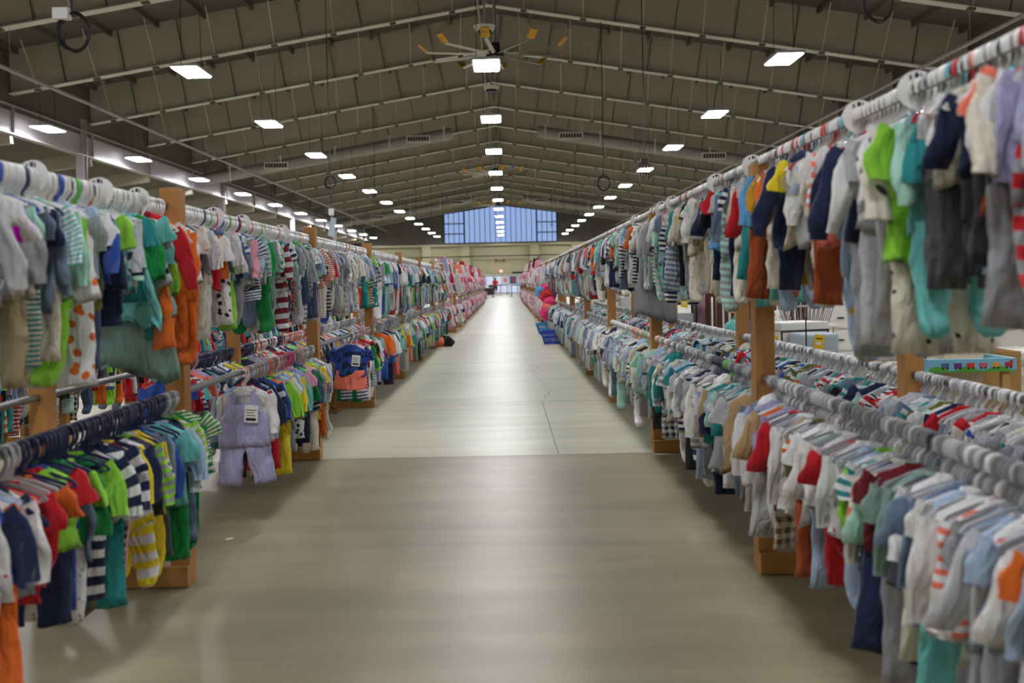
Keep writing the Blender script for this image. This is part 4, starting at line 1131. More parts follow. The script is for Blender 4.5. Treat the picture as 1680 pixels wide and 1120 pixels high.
basket('laundry_basket', (1.00, 24.3, 0), .1, simple('light_blue_plastic', '#3aa7dc', .4), 'light blue laundry basket standing behind the dark blue one')
basket('laundry_basket', (.98, 20.6, 0), -.1, simple('royal_blue_plastic', '#2746b5', .4), 'dark blue laundry basket standing by the right rack')
hats = [('hotpink', (1.14, 23.6, 1.12)), ('skyblue', (1.02, 23.6, 1.08)), ('red', (1.12, 23.4, .98)), ('hotpink', (1.19, 23.2, .82)), ('coral', (1.15, 23.1, .70)), ('purple', (1.24, 23.6, 1.02)), ('hotpink', (1.12, 23.0, .60))]
hl_ = ['topmost hot pink', 'sky blue', 'red', 'biggest hot pink, under the red one', 'coral', 'purple', 'lowest hot pink']
for (c, p), l_ in zip(hats, hl_):
    p = (p[0] - .20, p[1] - 1.1, p[2])
    t = thing('sun_hat', 'small %s sun hat hung over the baskets' % l_ if ',' not in l_ else 'biggest hot pink sun hat hung below the red one', 'hat', p); t.rotation_euler = (1.1, .3, rng.uniform(-.5, .5))
    b = MB(); b.ell((0, 0, .02), (.085, .085, .08), n=14, m=8, noise=.05); build(b, 'crown', F(c), t, smooth=True)
    b = MB(); v = []; f = []
    for k_ in range(24):
        a = 2 * PI * k_ / 24
        for rr, zz in ((.08, 0), (.16, -.03 + .015 * math.sin(5 * a)), (.16, -.036 + .015 * math.sin(5 * a)), (.08, -.008)): v.append((rr * math.cos(a), rr * math.sin(a), zz))
    for k_ in range(24):
        for j in range(4): f.append((k_ * 4 + j, k_ * 4 + (j + 1) % 4, ((k_ + 1) % 24) * 4 + (j + 1) % 4, ((k_ + 1) % 24) * 4 + j))
    b.add(v, f); build(b, 'brim', F(c), t, smooth=True)
for i, (c, x, y, w) in enumerate((('pink', -1.42, 20.7, 'topmost'), ('hotpink', -1.34, 20.55, 'leftmost'), ('coral', -1.38, 20.35, 'middle'), ('black', -1.22, 20.4, 'rightmost'))):
    b = MB(); b.ell((0, 0, .10), (.16, .13, .11), n=14, m=8, noise=.16, seed=i); 
    tag(build(b, 'clothes_bundle', F(c), None, (x, y, 0), smooth=True), 'crumpled %s clothes bundle on the floor at the left rack end' % cw(c), 'clothes bundle', 'bundles on the floor')
for i, (px, py) in enumerate(((547, 679), (676, 657), (366, 876), (462, 851))):
    D = EYE * FPX / (py - 462); b = MB(); b.bbox((-.02, -.015, 0), (.02, .015, .0012), .0005)
    o = build(b, 'paper_scrap', M['card'], None, ((px - 830) * D / FPX, D, .0008), .4 * i) if i < 3 else None
    if o: tag(o, ['tiny white paper scrap on the floor beside the second left frame', 'tiny white paper scrap on the floor beyond the third left frame', 'tiny white paper scrap on the floor beside the nearest left frame'][i], 'paper scrap')
b = MB(); b.ell((0, 0, .30), (.45, .35, .30), n=20, m=10, noise=.04)
tag(build(b, 'play_tent', simple('pink_nylon', '#e0527f', .6), None, (-4.05, 11.3, 0.02), smooth=True), 'bright pink rounded pop-up tent on the floor behind the left rack', 'play tent')
# ------------------------------------------------------------------ far end of the hall
DP = 112.0
b = MB(); xa, xb = at(786, 470, DP).x, at(884, 470, DP).x
b.box((xa, DP, 0), (xb, DP + .15, 2.15)); b.box((xa, DP - .06, 2.0), (xb, DP, 2.18)); struct(b, 'wall_partition', simple('pale_partition', '#cfccbd', .7))
daylit = emit('dusk_lit_glass', '#a9c0ee', .55)
for i, px in enumerate((803, 817.5, 829, 842, 856)):
    x = at(px, 470, DP).x; w = .42
    f = MB(); f.box((x - w - .05, DP - .12, 0), (x - w, DP - .0, 2.0)); f.box((x + w, DP - .12, 0), (x + w + .05, DP, 2.0)); f.box((x - w, DP - .12, 1.93), (x + w, DP, 2.0)); f.box((x - w, DP - .12, 0), (x + w, DP, .1)); f.box((x - w, DP - .12, .95), (x + w, DP, 1.03))
    d = struct(f, 'door_%d' % (i + 1), M['steel'])
    g = MB(); g.box((x - w, DP - .04, .1), (x + w, DP - .02, 1.93)); build(g, 'pane', daylit, d)
    if i >= 2:
        bgc, fgc = (('#e9dfe0', '#e08a7a'), ('#4c5470', '#a03a48'), ('#c8ccda', '#c8323a'))[i - 2]
        p = MB(); p.box((x - .36, DP - .17, 1.08), (x + .36, DP - .13, 1.9)); p.ell((x, DP - .17, 1.5), (.2, .01, .26), 1)
        tag(build(p, 'poster', [simple('poster_ground_%d' % i, bgc, .6), simple('poster_figure_%d' % i, fgc, .6)]), ('pale poster with orange-pink figure on the middle glass door', 'dark blue poster with red figure on the fourth glass door', 'pale poster with red figure on the rightmost glass door')[i - 2], 'poster')
b = MB(); c = at(822, 444, DP); b.box((c.x - .17, YW - .62, c.z - .16), (c.x + .17, YW - .02, c.z + .16), 0)
tag(build(b, 'lit_sign', emit('orange_sign', '#f08a4a', .9)), 'small glowing orange sign on the far beige wall above the doors', 'sign')
b = MB(); c = at(853, 447, DP + 4); b.box((c.x - .9, YW - .5, c.z - .12), (c.x + .9, YW - .02, c.z + .12)); tag(build(b, 'wall_heater', M['dark']), 'long dark box fixed to the far wall right of the glowing sign', 'heater')
b = MB(); c = at(820, 427, YW)
for dx in (-.45, .45):
    b.tube([(c.x + dx, YW - .35, c.z), (c.x + dx, YW - .0, c.z)], .16, 12)
b.box((c.x - .5, YW - .12, c.z - .04), (c.x + .5, YW - .02, c.z + .04)); tag(build(b, 'emergency_light', simple('brown_metal', '#6e4f3e', .6)), 'small twin-headed fitting on the far wall below the blue window', 'wall light')
# queue posts with belts
stan = [(841, 85), (810.5, 84), (833.5, 104), (822, 101), (854, 98)]
sp_ = []
for i, (px, D) in enumerate(stan):
    x = (px - 830) * D / FPX; sp_.append((x, D))
    t = thing('queue_post', ('black queue post standing right of the aisle centre, nearest', 'black queue post in front of the person in red', 'black queue post before the middle door, farther back', 'black queue post just right of the person in red', 'black queue post beside the person in purple')[i], 'queue post', (x, D, 0))
    b = MB(); b.cyl((0, 0, 0), .18, .03, 20, r2=.15); build(b, 'base', M['black'], t, smooth=True)
    b = MB(); b.cyl((0, 0, .03), .032, .9, 12); build(b, 'post', M['black'], t, smooth=True)
    b = MB(); b.cyl((0, 0, .93), .04, .08, 12); build(b, 'belt_cassette', M['dark'], t, smooth=True)
for (i, j), lab in (((0, 4), 'dark belt stretched from the nearest queue post to the right'), ((1, 3), 'dark belt stretched behind the person in red'), ((3, 2), 'dark belt stretched before the glass doors')):
    a, c = sp_[i], sp_[j]; b = MB(); b.bar((a[0] + .03, a[1], .96), (c[0] - .03, c[1], .96), .004, .05); tag(build(b, 'queue_belt', M['dark']), lab, 'belt')
# check-in tables
for px, D, lab in ((800, 100, 'white-topped folding table with black cloth left of the person in red'),):
    x = (px - 830) * D / FPX; t = thing('folding_table', lab, 'table', (x, D, 0))
    b = MB(); b.bbox((-.8, -.38, .72), (.9, .38, .76), .01); build(b, 'tabletop', M['white'], t)
    b = MB(); b.bbox((-.78, -.37, .02), (.88, .37, .715), .02); build(b, 'skirt', M['black'], t)
    for i in range(2):
        c = thing('folding_chair', 'black folding chair behind the table, %s of two' % ('left' if i == 0 else 'right'), 'chair', (x - .35 + .75 * i, D + .8, 0))
        b = MB(); b.bbox((-.21, -.2, .43), (.21, .2, .46), .01); build(b, 'seat', M['black'], c)
        b = MB(); b.bbox((-.21, .18, .62), (.21, .21, .98), .01); build(b, 'backrest', M['black'], c)
        for sx in (-.2, .2):
            for sy in (-.19, .19): b = MB(); b.tube([(sx, sy, 0), (sx, sy, .98 if sy > 0 else .44)], .013, 6); build(b, 'leg', M['black'], c)
for px, D, lab in ((819, 97, 'low white box on the floor beside the person in red'), (855, 97, 'low white box on the floor before the rightmost doors')):
    b = MB(); b.bbox((-.45, -.3, 0), (.45, .3, .14), .02); tag(build(b, 'low_box', M['white'], None, ((px - 830) * D / FPX, D, 0)), lab, 'box')

# people
def person(loc, rz, label, shirt, bottom, hair, skin, pose='stand'):
    """standing adult, 1.70 m; body one skinned surface, clothes and hair are its children"""
    def skin_mesh(name, V, E, R, mat, lv=1):
        me = bpy.data.meshes.new(name); me.from_pydata(V, E, []); me.materials.append(mat)
        o = bpy.data.objects.new(name, me); COL.objects.link(o)
        md = o.modifiers.new('skin', 'SKIN'); md.use_smooth_shade = True
        for i, r in enumerate(R): me.skin_vertices[0].data[i].radius = (r if isinstance(r, tuple) else (r, r))
        me.skin_vertices[0].data[0].use_root = True
        sd = o.modifiers.new('sub', 'SUBSURF'); sd.levels = lv; sd.render_levels = lv
        dg = bpy.context.evaluated_depsgraph_get(); m2 = bpy.data.meshes.new_from_object(o.evaluated_get(dg)); m2.name = name
        bpy.data.objects.remove(o); return m2
    V = [(0, 0, .95), (0, .0, 1.10), (0, .01, 1.25), (0, .01, 1.38), (0, 0, 1.46), (0, -.01, 1.53), (0, -.015, 1.61), (0, -.01, 1.67)]
    R = [(.15, .11), (.135, .10), (.15, .105), (.13, .09), (.055, .055), (.065, .075), (.078, .092), (.05, .06)]
    E = [(i, i + 1) for i in range(7)]
    def chain(root, pts, rs):
        p = root
        for q, r in zip(pts, rs): V.append(q); R.append(r); E.append((p, len(V) - 1)); p = len(V) - 1
        return p
    hands = []
    for s in (-1, 1):
        chain(0, [(s * .10, 0, .86), (s * .11, 0, .70), (s * .115, -.01, .49), (s * .12, .015, .30), (s * .12, .02, .10), (s * .125, -.02, .045), (s * .13, -.12, .03), (s * .135, -.19, .022)], [(.095, .10), .082, .055, .055, .036, .04, .035, .025])
        if pose == 'hands_front': arm = [(s * .20, .01, 1.37), (s * .255, .02, 1.20), (s * .27, .03, 1.07), (s * .23, -.10, 1.02), (s * .17, -.20, 1.03)]
        else: arm = [(s * .20, .01, 1.37), (s * .24, .02, 1.20), (s * .26, .02, 1.08), (s * .275, -.02, .94), (s * .28, -.05, .83)]
        w = chain(3, arm, [.06, .048, .042, .034, .026])
        d = (Vector(arm[-1]) - Vector(arm[-2])).normalized(); P = Vector(arm[-1]) + d * .05
        pm = chain(w, [tuple(P)], [(.020, .034)])
        side = Vector((0, 1, 0)) if pose != 'hands_front' else Vector((0, 0, 1))
        for k_, ln in enumerate((.065, .075, .07, .055)):
            f0 = P + side * (-.026 + .0175 * k_) + d * .035; f1 = f0 + d * ln * .55 - Vector((s * .006, 0, 0)); f2 = f0 + d * ln - Vector((s * .02, 0, 0))
            chain(pm, [tuple(f0), tuple(f1), tuple(f2)], [.0095, .0085, .0075])
        th = Vector(arm[-1]) + d * .025 - side * .03; chain(pm, [tuple(th), tuple(th + d * .03 - side * .02), tuple(th + d * .055 - side * .024)], [.011, .010, .008])
    # nose and ears belong to the continuous head
    chain(6, [(0, -.105, 1.60)], [.014]); chain(6, [(-.082, 0, 1.60)], [(.012, .02)]); chain(6, [(.082, 0, 1.60)], [(.012, .02)])
    me = skin_mesh('person_body', V, E, R, simple('skin_tone_' + hair, skin, .6), 1)
    o = obj('person', me, None, loc, rz); tag(o, label, 'person')
    b = MB()
    for s in (-1, 1): b.ell((s * .03, -.098, 1.625), (.012, .006, .008), 0, 8, 6); 
    b.ell((0, -.1, 1.565), (.024, .006, .006), 1, 8, 6); build(b, 'eyes_and_mouth', [M['dark'], simple('lips_' + hair, '#a0555a', .5)], o, smooth=True)
    sh = Cloth.__new__(Cloth); sh.rnd = random.Random(3); sh.kind = 'x'; sh.lo = False; sh.parts = {}; sh.ph = [1, 2, 3, 4, 5, 6, 1, 2]
    b = MB(); rg = []
    for z, hw, ht in ((1.47, .07, .065), (1.45, .12, .08), (1.40, .185, .10), (1.33, .19, .12), (1.20, .165, .125), (1.05, .165, .13), (.93, .18, .135), (.90, .18, .135), (.91, .17, .125)):
        rg.append(sh.ring((0, .005, z), (1, 0, 0), hw, ht, 24, .004 if z < 1.3 else 0, z))
    loft(b, rg)
    for s in (-1, 1):
        q = []
        for i, p in enumerate(((s * .165, .01, 1.40, .07, .07), (s * .215, .015, 1.33, .07, .07), (s * .245, .02, 1.22, .062, .065), (s * .252, .02, 1.18, .062, .064))): q.append(sh.ring(p[:3], Vector((-.9, 0, -.35 * s)) * -s if False else (1, 0, 0), p[3], p[4], 12, 0, 0))
        loft(b, q)
    build(b, 'shirt', F(shirt), o, smooth=True)
    b = MB(); rg = []
    for z, hw, ht in ((1.0, .155, .115), (.95, .165, .125), (.86, .175, .125), (.80, .175, .12)): rg.append(sh.ring((0, .005, z), (1, 0, 0), hw, ht, 24, 0, z))
    loft(b, rg, 0, True, True); Lg = bottom[1]
    for s in (-1, 1):
        q = []
        for i in range(6): t_ = i / 5; z = .84 + (Lg - .84) * t_; q.append(sh.ring((s * (.098 + .02 * t_), .0, z), (1, 0, 0), .095 - .025 * t_ * (1 if Lg < .3 else .3), .10 - .025 * t_ * (1 if Lg < .3 else .3), 14, .003, z))
        loft(b, q, 0, False, True)
    build(b, 'shorts' if Lg > .3 else 'trousers', F(bottom[0]), o, smooth=True)
    b = MB(); b.ell((0, .018, 1.645), (.098, .105, .098), 0, 16, 10, noise=.03); b.ell((0, .07, 1.56), (.07, .045, .09), 0, 12, 8); build(b, 'hair', simple('hair_' + hair, '#2b1f1a' if hair == 'dark' else '#6b5137', .7), o, smooth=True)
    for s in (-1, 1):
        b = MB(); b.ell((s * .13, -.06, .04), (.05, .15, .045), 0, 14, 8); build(b, 'shoe', M['white'] if hair == 'dark' else M['black'], o, smooth=True)
    return o
person(((814.5 - 830) * 97 / FPX, 97, 0), PI + .2, 'person in red T-shirt and black shorts standing with back to the camera', 'red', ('black', .52), 'dark', '#b98468', 'hands_front')
person(((858 - 830) * 97.5 / FPX, 97.5, 0), PI * .7, 'person in purple shirt and dark trousers at the right rack end', 'purple', ('charcoal', .08), 'brown', '#c79a80', 'stand')

# ------------------------------------------------------------------ nursery furniture seen through the right rack
cream = simple('cream_upholstery', '#e6e0d0', .75, noise=.04); darkwood = simple('dark_cherry_wood', '#4a1f18', .45, noise=.2, scale=5)
whitep = simple('white_painted_wood', '#dedcd4', .45); brass = simple('brass', '#b58d3c', .3, .9); tagy = simple('yellow_tag_card', '#e8c21c', .6)
k = NT('clear_plastic_wrap'); tr = k.n('ShaderNodeBsdfTransparent'); gg = k.n('ShaderNodeBsdfGlossy'); gg.inputs['Roughness'].default_value = .12
tc = k.n('ShaderNodeTexCoord'); nz = k.n('ShaderNodeTexNoise'); nz.inputs['Scale'].default_value = 16; nz.inputs['Detail'].default_value = 5; nz.inputs['Distortion'].default_value = 1.5
k.l(tc.outputs['Object'], nz.inputs['Vector']); bp = k.n('ShaderNodeBump'); bp.inputs['Strength'].default_value = 1; bp.inputs['Distance'].default_value = .05
k.l(nz.outputs[0], bp.inputs['Height']); k.l(bp.outputs[0], gg.inputs['Normal']); mx = k.n('ShaderNodeMixShader'); mx.inputs[0].default_value = .3
k.l(tr.outputs[0], mx.inputs[1]); k.l(gg.outputs[0], mx.inputs[2]); k.l(mx.outputs[0], k.t.nodes['Material Output'].inputs[0]); wrap = k.m
def yellow_tag(c, label, rz=0):
    b = MB(); b.bbox((-.045, -.004, -.13), (.045, 0, 0), .001); b.box((-.03, -.0055, -.04), (.03, -.004, -.03), 1); b.box((-.03, -.0055, -.09), (.02, -.004, -.065), 2)
    o = build(b, 'price_tag', [tagy, M['dark'], M['white']], None, c, rz); o.rotation_euler = (0, .15, rz); tag(o, label, 'price tag', 'yellow price tags on the furniture')
# wingback chair
c = at(1492, 600, 8.0)
t = thing('armchair', 'cream wingback nursery armchair wrapped in clear plastic', 'armchair', (c.x, 8.0, 0), .0)
b = MB(); b.bbox((-.34, -.36, .12), (.30, .36, .46), .05, seg=3); build(b, 'seat', cream, t, smooth=True)
b = MB()
v = [];
for y in (-.38, .38):
    for x, z in ((.14, .30), (.30, .12), (.36, .30), (.42, .98), (.40, 1.10), (.33, 1.13), (.26, 1.06), (.22, .7)): v.append((x, y, z))
n = 8; b.add(v, [tuple(range(n))[::-1], tuple(range(n, 2 * n))] + [(i, (i + 1) % n, (i + 1) % n + n, i + n) for i in range(n)]); build(b, 'backrest', cream, t)
for y0 in (-.43, .31):
    b = MB(); pr = [(-.36, .10), (.34, .10), (.42, .98), (.38, 1.12), (.28, 1.14), (.16, .98), (.06, .72), (-.1, .62), (-.30, .62), (-.38, .56)]; v = [(x, y, z) for y in (y0, y0 + .12) for x, z in pr]; n = len(pr)
    b.add(v, [tuple(range(n))[::-1], tuple(range(n, 2 * n))] + [(i, (i + 1) % n, (i + 1) % n + n, i + n) for i in range(n)]); build(b, 'wing_arm', cream, t)
for sx in (-.28, .28):
    for sy in (-.32, .32): b = MB(); b.cyl((sx, sy, 0), .022, .12, 10, r2=.03); build(b, 'leg', darkwood, t)
b = MB(); b.ell((-.08, -.02, .62), (.34, .47, .36), 0, 32, 20, noise=.06, seed=4); build(b, 'plastic_wrap', wrap, t, smooth=True)
# sofa
c = at(1640, 590, 9.3)
t = thing('sofa', 'long cream sofa under a crumpled clear plastic sheet', 'sofa', (c.x + .35, 9.3, 0))
b = MB(); b.bbox((-1.15, -.42, .12), (1.15, .42, .44), .05, seg=3); build(b, 'seat', cream, t, smooth=True)
b = MB(); b.bbox((-1.15, .22, .40), (1.15, .48, .88), .07, seg=3); build(b, 'backrest', cream, t, smooth=True)
for sx in (-1.22, 1.22): b = MB(); b.bbox((sx - .12, -.45, .1), (sx + .12, .45, .66), .06, seg=3); build(b, 'armrest', cream, t, smooth=True)
for sx in (-.55, .55): b = MB(); b.bbox((sx - .52, -.44, .44), (sx + .52, .24, .58), .05, seg=3); build(b, 'cushion', cream, t, smooth=True)
b = MB(); 
v = []; f = []; nx, ny = 40, 22
r2_ = random.Random(9)
for i in range(nx + 1):
    for j in range(ny + 1):
        x = -1.36 + 2.72 * i / nx; y = -.5 + 1.02 * j / ny
        z = .50 + .40 * (1 / (1 + math.exp(-(y - .12) * 16))) + .12 * math.exp(-((abs(x) - 1.2) / .16) ** 2) + .035 * math.sin(x * 9 + y * 13) * math.sin(y * 17 - x * 5) + .02 * r2_.uniform(-1, 1) + .06
        if j == 0: z = .3
        v.append((x, y, z))
for i in range(nx):
    for j in range(ny): q = i * (ny + 1) + j; f.append((q, q + ny + 1, q + ny + 2, q + 1))
b.add(v, f); build(b, 'plastic_wrap', wrap, t, smooth=True)
# trunk on a cabinet
c = at(1305, 575, 9.6)
t = thing('storage_cabinet', 'low white cabinet under the cream trunk', 'cabinet', (c.x, 9.7, 0)); b = MB(); b.bbox((-.32, -.25, .06), (.32, .25, .55), .01); build(b, 'body', whitep, t)
b = MB(); b.bbox((-.29, -.265, .10), (.29, -.25, .5), .004); d = build(b, 'door', whitep, t); b = MB(); b.cyl((.2, -.28, .3), .012, .1, 8); build(b, 'handle', brass, d)
for sx in (-.28, .28):
    for sy in (-.21, .21): b = MB(); b.box((sx - .02, sy - .02, 0), (sx + .02, sy + .02, .06)); build(b, 'leg', whitep, t)
t = thing('trunk', 'cream storage trunk with dark edges and brass handle', 'trunk', (c.x, 9.7, .551), .35)
b = MB(); b.bbox((-.27, -.2, 0), (.27, .2, .22), .006); build(b, 'body', cream, t)
b = MB(); b.bbox((-.275, -.205, .225), (.275, .205, .30), .008); build(b, 'lid', whitep, t)
b = MB()
for sx in (-.272, .258):
    for z0, z1 in ((0, .22),): b.box((sx, -.206, z0), (sx + .014, -.198, z1)); 
b.box((-.275, -.207, .213), (.275, -.2, .226)); b.box((-.27, -.206, 0), (.27, -.2, .012)); build(b, 'edge_trim', M['dark'], t)
b = MB(); b.bar((-.05, -.215, .13), (.07, -.215, .13), .02, .02); b.box((-.06, -.215, .115), (-.045, -.198, .145)); b.box((.06, -.215, .115), (.075, -.198, .145)); build(b, 'handle', brass, t)
# wire basket, cushion chair, cribs and shelves further back
c = at(1322, 540, 11.2)
t = thing('side_table', 'small white table under the grey wire basket', 'table', (c.x, 11.2, 0)); b = MB(); b.bbox((-.3, -.25, .72), (.3, .25, .75), .006); build(b, 'tabletop', whitep, t)
for sx in (-.26, .26):
    for sy in (-.21, .21): b = MB(); b.box((sx - .02, sy - .02, 0), (sx + .02, sy + .02, .72)); build(b, 'leg', whitep, t)
t = thing('wire_basket', 'grey wire basket standing on the small white table', 'basket', (c.x, 11.2, .751))
for nm_, z, w in (('rim', .2, .26), ('bottom_ring', .005, .2)): b = MB(); b.tube([(w, -.17, z), (w, .17, z), (-w, .17, z), (-w, -.17, z)], .009, 6, closed=True); build(b, nm_, M['pipe'], t)
b = MB()
for i in range(11):
    q = -1 + i * .2
    for sy in (-1, 1): b.tube([(.2 * q, sy * .17, .005), (.26 * q, sy * .17, .2)], .005, 5)
for i in range(6):
    for sx in (-1, 1): y = -.17 + .068 * i; b.tube([(sx * .2, y, .005), (sx * .26, y, .2)], .005, 5)
build(b, 'wires', M['pipe'], t)
c = at(1278, 525, 12.0)
t = thing('child_chair', 'small white spindle chair with a patterned round cushion', 'chair', (c.x, 12.0, 0))
b = MB(); b.bbox((-.19, -.18, .60), (.19, .18, .63), .008); build(b, 'seat', whitep, t)
for sx in (-.16, .16):
    for sy in (-.15, .15): b = MB(); b.cyl((sx, sy, 0), .014, .60, 8); build(b, 'leg', whitep, t)
for i in range(4): b = MB(); b.cyl((-.15 + .1 * i, .16, .63), .009, .42, 8); build(b, 'spindle', whitep, t)
b = MB(); b.ell((0, 0, .76), (.15, .07, .13), n=18, m=10); cu = build(b, 'cushion', F('printed white coral'), t, smooth=True)
def crib(D, x0, x1, h, label, gap=.085, depth=.7, tagname='crib'):
    t = thing(tagname, label, 'crib', ((x0 + x1) / 2, D, 0)); w = (x1 - x0) / 2
    for yy in (0, depth):
        b = MB(); b.bbox((-w, yy - .02, h - .09), (w, yy + .02, h), .008); build(b, 'top_rail', darkwood, t)
        b = MB(); b.bbox((-w, yy - .02, .22), (w, yy + .02, .30), .006); build(b, 'bottom_rail', darkwood, t)
        for sx in (-w, w): b = MB(); b.bbox((sx - .035, yy - .035, 0), (sx + .035, yy + .035, h + .03), .006); build(b, 'leg', darkwood, t)
        n = int(2 * w / gap)
        b = MB()
        for i in range(1, n): x = -w + 2 * w * i / n; b.box((x - .016, yy - .01, .3), (x + .016, yy + .01, h - .09))
        build(b, 'slats', darkwood, t)
    b = MB(); b.bbox((-w + .02, .03, .36), (w - .02, depth - .03, .46), .03); build(b, 'mattress', whitep, t, smooth=True)
x0 = at(1180, 520, 13).x; x1 = at(1234, 520, 13).x; crib(13, x0, x1, 1.12, 'narrow dark wooden crib seen through the right rack, beside an upright post')
x0 = at(1262, 520, 14.5).x; x1 = at(1350, 520, 14.5).x; crib(14.5, x0, x1, 1.16, 'wide dark wooden crib behind the white spindle chair')
c = at(1147, 520, 14.0)
t = thing('upholstered_headboard', 'mauve upholstered headboard with wavy edge standing by the black shelf', 'headboard', (c.x, 14, 0))
b = MB(); v = []; n = 14
pr = [(-.10, 0), (.10, 0)] + [(.10 + .02 * math.sin(i * 1.3), .15 * i) for i in range(1, 7)] + [(.06, 1.08), (-.1, 1.1)]
n = len(pr); v = [(x, y, z) for y in (-.05, .05) for x, z in pr]; b.add(v, [tuple(range(n))[::-1], tuple(range(n, 2 * n))] + [(i, (i + 1) % n, (i + 1) % n + n, i + n) for i in range(n)]); build(b, 'padded_panel', simple('mauve_fabric', '#b295a2', .8), t)
b = MB(); b.box((-.09, -.12, 0), (.09, .12, .02)); build(b, 'foot', M['dark'], t)
c = at(1122, 520, 13.5)
t = thing('wire_shelf', 'black metal shelf unit with grey bins left of the mauve headboard', 'shelf', (c.x, 13.5, 0))
for sx in (-.14, .14):
    for sy in (-.15, .15): b = MB(); b.cyl((sx, sy, 0), .012, 1.25, 8); build(b, 'upright', M['black'], t)
for z in (.3, .62, .94, 1.22): b = MB(); b.bbox((-.15, -.16, z), (.15, .16, z + .02), .003); build(b, 'shelf_board', M['black'], t)
for z in (.32, .64, .96): b = MB(); b.bbox((-.11, -.13, z + .001), (.11, .13, z + .18), .02); tag(build(b, 'storage_bin', simple('grey_bin_%d' % (z * 100), '#a5a6a8', .6), None, (c.x, 13.5, 0), smooth=True), 'grey bin on the black shelf, %s' % {32: 'lowest', 64: 'middle', 96: 'topmost'}[round(z * 100)], 'bin')
# pale dressers farther to the right
for i, (px, D, w, h, lab) in enumerate(((1060, 17, .9, 1.0, 'white dresser far behind the right rack, leftmost in the row'), (1000, 20, .8, 1.05, 'white dresser deep in the hall behind the second right bay'), (1400, 12.5, 1.0, .95, 'white dresser behind the wingback armchair'), (1225, 17, 1.1, .9, 'white dresser standing behind the narrow dark crib'), (1620, 12.5, 1.6, 1.0, 'long white dresser behind the plastic-wrapped sofa'))):
    c = at(px, 540, D); t = thing('dresser', lab, 'dresser', (c.x, D, 0)); b = MB(); b.bbox((-w / 2, -.25, 0), (w / 2, .25, h), .01); build(b, 'body', whitep, t)
    for r_ in range(3):
        for s in (-1, 1):
            b = MB(); z = .1 + r_ * (h - .14) / 3; b.bbox((min(0, s * w / 2 * .94) + .01, -.268, z), (max(0, s * w / 2 * .94) - .01, -.25, z + (h - .14) / 3 - .03), .004); d = build(b, 'drawer', whitep, t)
            b = MB(); b.bbox((s * w / 4 - .04, -.285, z + .12), (s * w / 4 + .04, -.268, z + .135), .002); build(b, 'handle', M['dark'], d)
# train play table with printed apron
c0 = at(1524, 590, 7.2); c1 = at(1668, 594, 7.2); zt = c0.z; zb_ = at(1524, 612, 7.2).z
t = thing('train_table', 'wooden play table with a colourful train printed around its rim', 'play table', (c0.x, 7.2, 0))
W_ = c1.x - c0.x
wd = simple('light_birch', '#c39a5e', .55, noise=.1); pr_sky = simple('print_sky_blue', '#7fc0dd', .5); pr_grass = simple('print_grass_green', '#57a53a', .5)
cols = [simple('print_' + n_, h_, .5) for n_, h_ in (('slate', '#4c6a8e'), ('violet', '#6a3a80'), ('scarlet', '#d23a2c'), ('rose', '#c9607a'), ('amber', '#e0a83a'), ('crimson', '#c22a36'), ('white', '#eeeeee'))]
b = MB(); b.bbox((0, 0, zb_), (W_, .03, zt), .003); p = build(b, 'front_rim', pr_sky, t)
b = MB(); n_ = 30; v = []; 
for i in range(n_ + 1): x = W_ * i / n_; v += [(x, -.003, zb_ + .002), (x, -.003, zb_ + .028 + .018 * math.sin(i * .6))]
v += [(q[0], .0, q[2]) for q in v]; m_ = 2 * (n_ + 1); f = []
for i in range(n_): a_ = 2 * i; f += [(a_, a_ + 2, a_ + 3, a_ + 1), (a_ + 1, a_ + 3, a_ + 3 + m_, a_ + 1 + m_)]
b.add(v, f); build(b, 'printed_hills', pr_grass, p)
for i in range(6):
    b = MB(); x = W_ * (.14 + .145 * i); b.bbox((x, -.007, zb_ + .035), (x + .055, -.002, zb_ + .068), .001, 0)
    for wx in (.012, .043): b.ell((x + wx, -.006, zb_ + .031), (.008, .003, .008), 1, 8, 6)
    if i == 5: b.box((x + .035, -.007, zb_ + .065), (x + .055, -.002, zb_ + .085), 0)
    build(b, 'printed_wagon', [cols[i], M['dark']], p)
b = MB(); b.bbox((0, .5, zb_), (W_, .53, zt), .003); build(b, 'rear_rim', pr_sky, t)
for x in (0, W_ - .025): b = MB(); b.bbox((x, .03, zb_), (x + .025, .5, zt), .003); build(b, 'side_rim', pr_sky, t)
b = MB(); b.bbox((.02, .03, zb_ + .01), (W_ - .02, .5, zb_ + .03), .003); build(b, 'tabletop', wd, t)
for x in (.02, W_ - .09):
    for y in (.03, .45): b = MB(); b.bbox((x, y, 0), (x + .06, y + .05, zb_ + .005), .005); build(b, 'leg', wd, t)
t = thing('cardboard_carton', 'open tan carton on the floor behind the train table', 'carton', (c1.x + .1, 8.15, 0)); b = MB(); hh = at(1660, 574, 8.1).z
for a_, q in (((-.32, -.2, 0), (-.30, .2, hh)), ((.30, -.2, 0), (.32, .2, hh)), ((-.3, -.2, 0), (.3, -.18, hh)), ((-.3, .18, 0), (.3, .2, hh)), ((-.3, -.18, 0), (.3, .18, .02))): b.box(a_, q)
build(b, 'body', simple('cardboard', '#b08a52', .8), t); b = MB(); b.bar((-.31, -.2, hh), (-.31, -.38, hh + .03), .6, .005); 
c = at(1338, 560, 9.2); t = thing('fabric_crate', 'pale blue-grey fabric crate beside the cream trunk', 'crate', (c.x, 9.25, 0)); b = MB(); b.bbox((-.17, -.2, 0), (.17, .2, at(1338, 548, 9.05).z), .02); build(b, 'crate_body', simple('pale_blue_fabric', '#aebbc6', .8, noise=.08, scale=20), t)
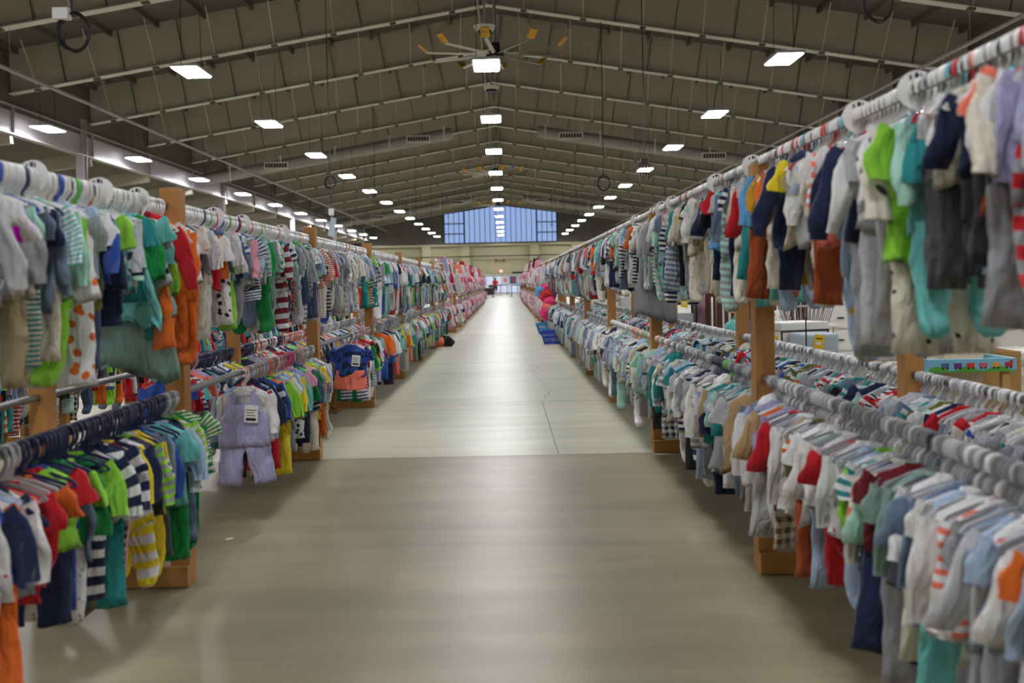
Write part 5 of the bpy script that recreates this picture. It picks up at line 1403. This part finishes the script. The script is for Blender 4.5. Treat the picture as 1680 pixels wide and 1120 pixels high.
for px, py, D, zz, lab in ((1124, 488, 13.33, None, 'yellow price tag hung on the black shelf'), (1203, 497, 12.975, None, 'yellow price tag hung on the narrow dark crib'), (1279, 552, 9.47, None, 'yellow price tag on the front of the cream trunk'), (1345, 545, 9.045, at(1338, 549, 9.05).z, 'yellow price tag on the pale fabric crate left of the armchair'), (1534, 480, 12.225, .97, 'yellow price tag on the long dresser behind the sofa')):
    c = at(px, py, D); yellow_tag((c.x, D, c.z if zz is None else zz), lab)
for px, D, y0, y1, m, lab in ((1497, 7.3, 486, 606, wd, 'thin tan pole standing before the armchair, left of the pair'), (1517, 7.3, 486, 606, M['dark'], 'thin dark pole standing before the armchair, right of the pair'), (1322, 8.6, 520, 600, M['dark'], 'thin dark pole standing before the cream trunk')):
    c = at(px, y0, D); b = MB(); b.tube([(0, 0, .02), (0, 0, c.z)], .006, 6); tag(build(b, 'thin_pole', m, None, (c.x, D, 0)), lab, 'pole')
    o = MB(); o.cyl((0, 0, 0), .09, .02, 16); build(o, 'base', M['dark'], bpy.data.objects[[q.name for q in COL.objects if q.name.startswith('thin_pole')][-1]])
for i, (px, cc) in enumerate(((1205, 'aqua'), (1222, 'blue'))):
    c = at(px, 546, 11.6); t = thing('stuffed_bag', '%s stuffed bag lying on a white bench beyond the right rack' % ('aqua', 'dark blue')[i], 'bag', (c.x, 11.6, .621)); b = MB(); b.ell((0, 0, .09), (.11, .1, .09), n=14, m=8, noise=.12, seed=i); build(b, 'bag_body', F(cc), t, smooth=True); b = MB(); b.tube([(-.04, 0, .16), (0, 0, .22), (.04, 0, .16)], .007, 6); build(b, 'strap', F(cc), t)
c = at(1213, 546, 11.6); t = thing('bench', 'white bench under the aqua and blue bags', 'bench', (c.x, 11.6, 0)); b = MB(); b.bbox((-.35, -.2, .59), (.35, .2, .62), .005); build(b, 'seat', whitep, t)
for sx in (-.3, .3):
    for sy in (-.15, .15): b = MB(); b.box((sx - .02, sy - .02, 0), (sx + .02, sy + .02, .59)); build(b, 'leg', whitep, t)
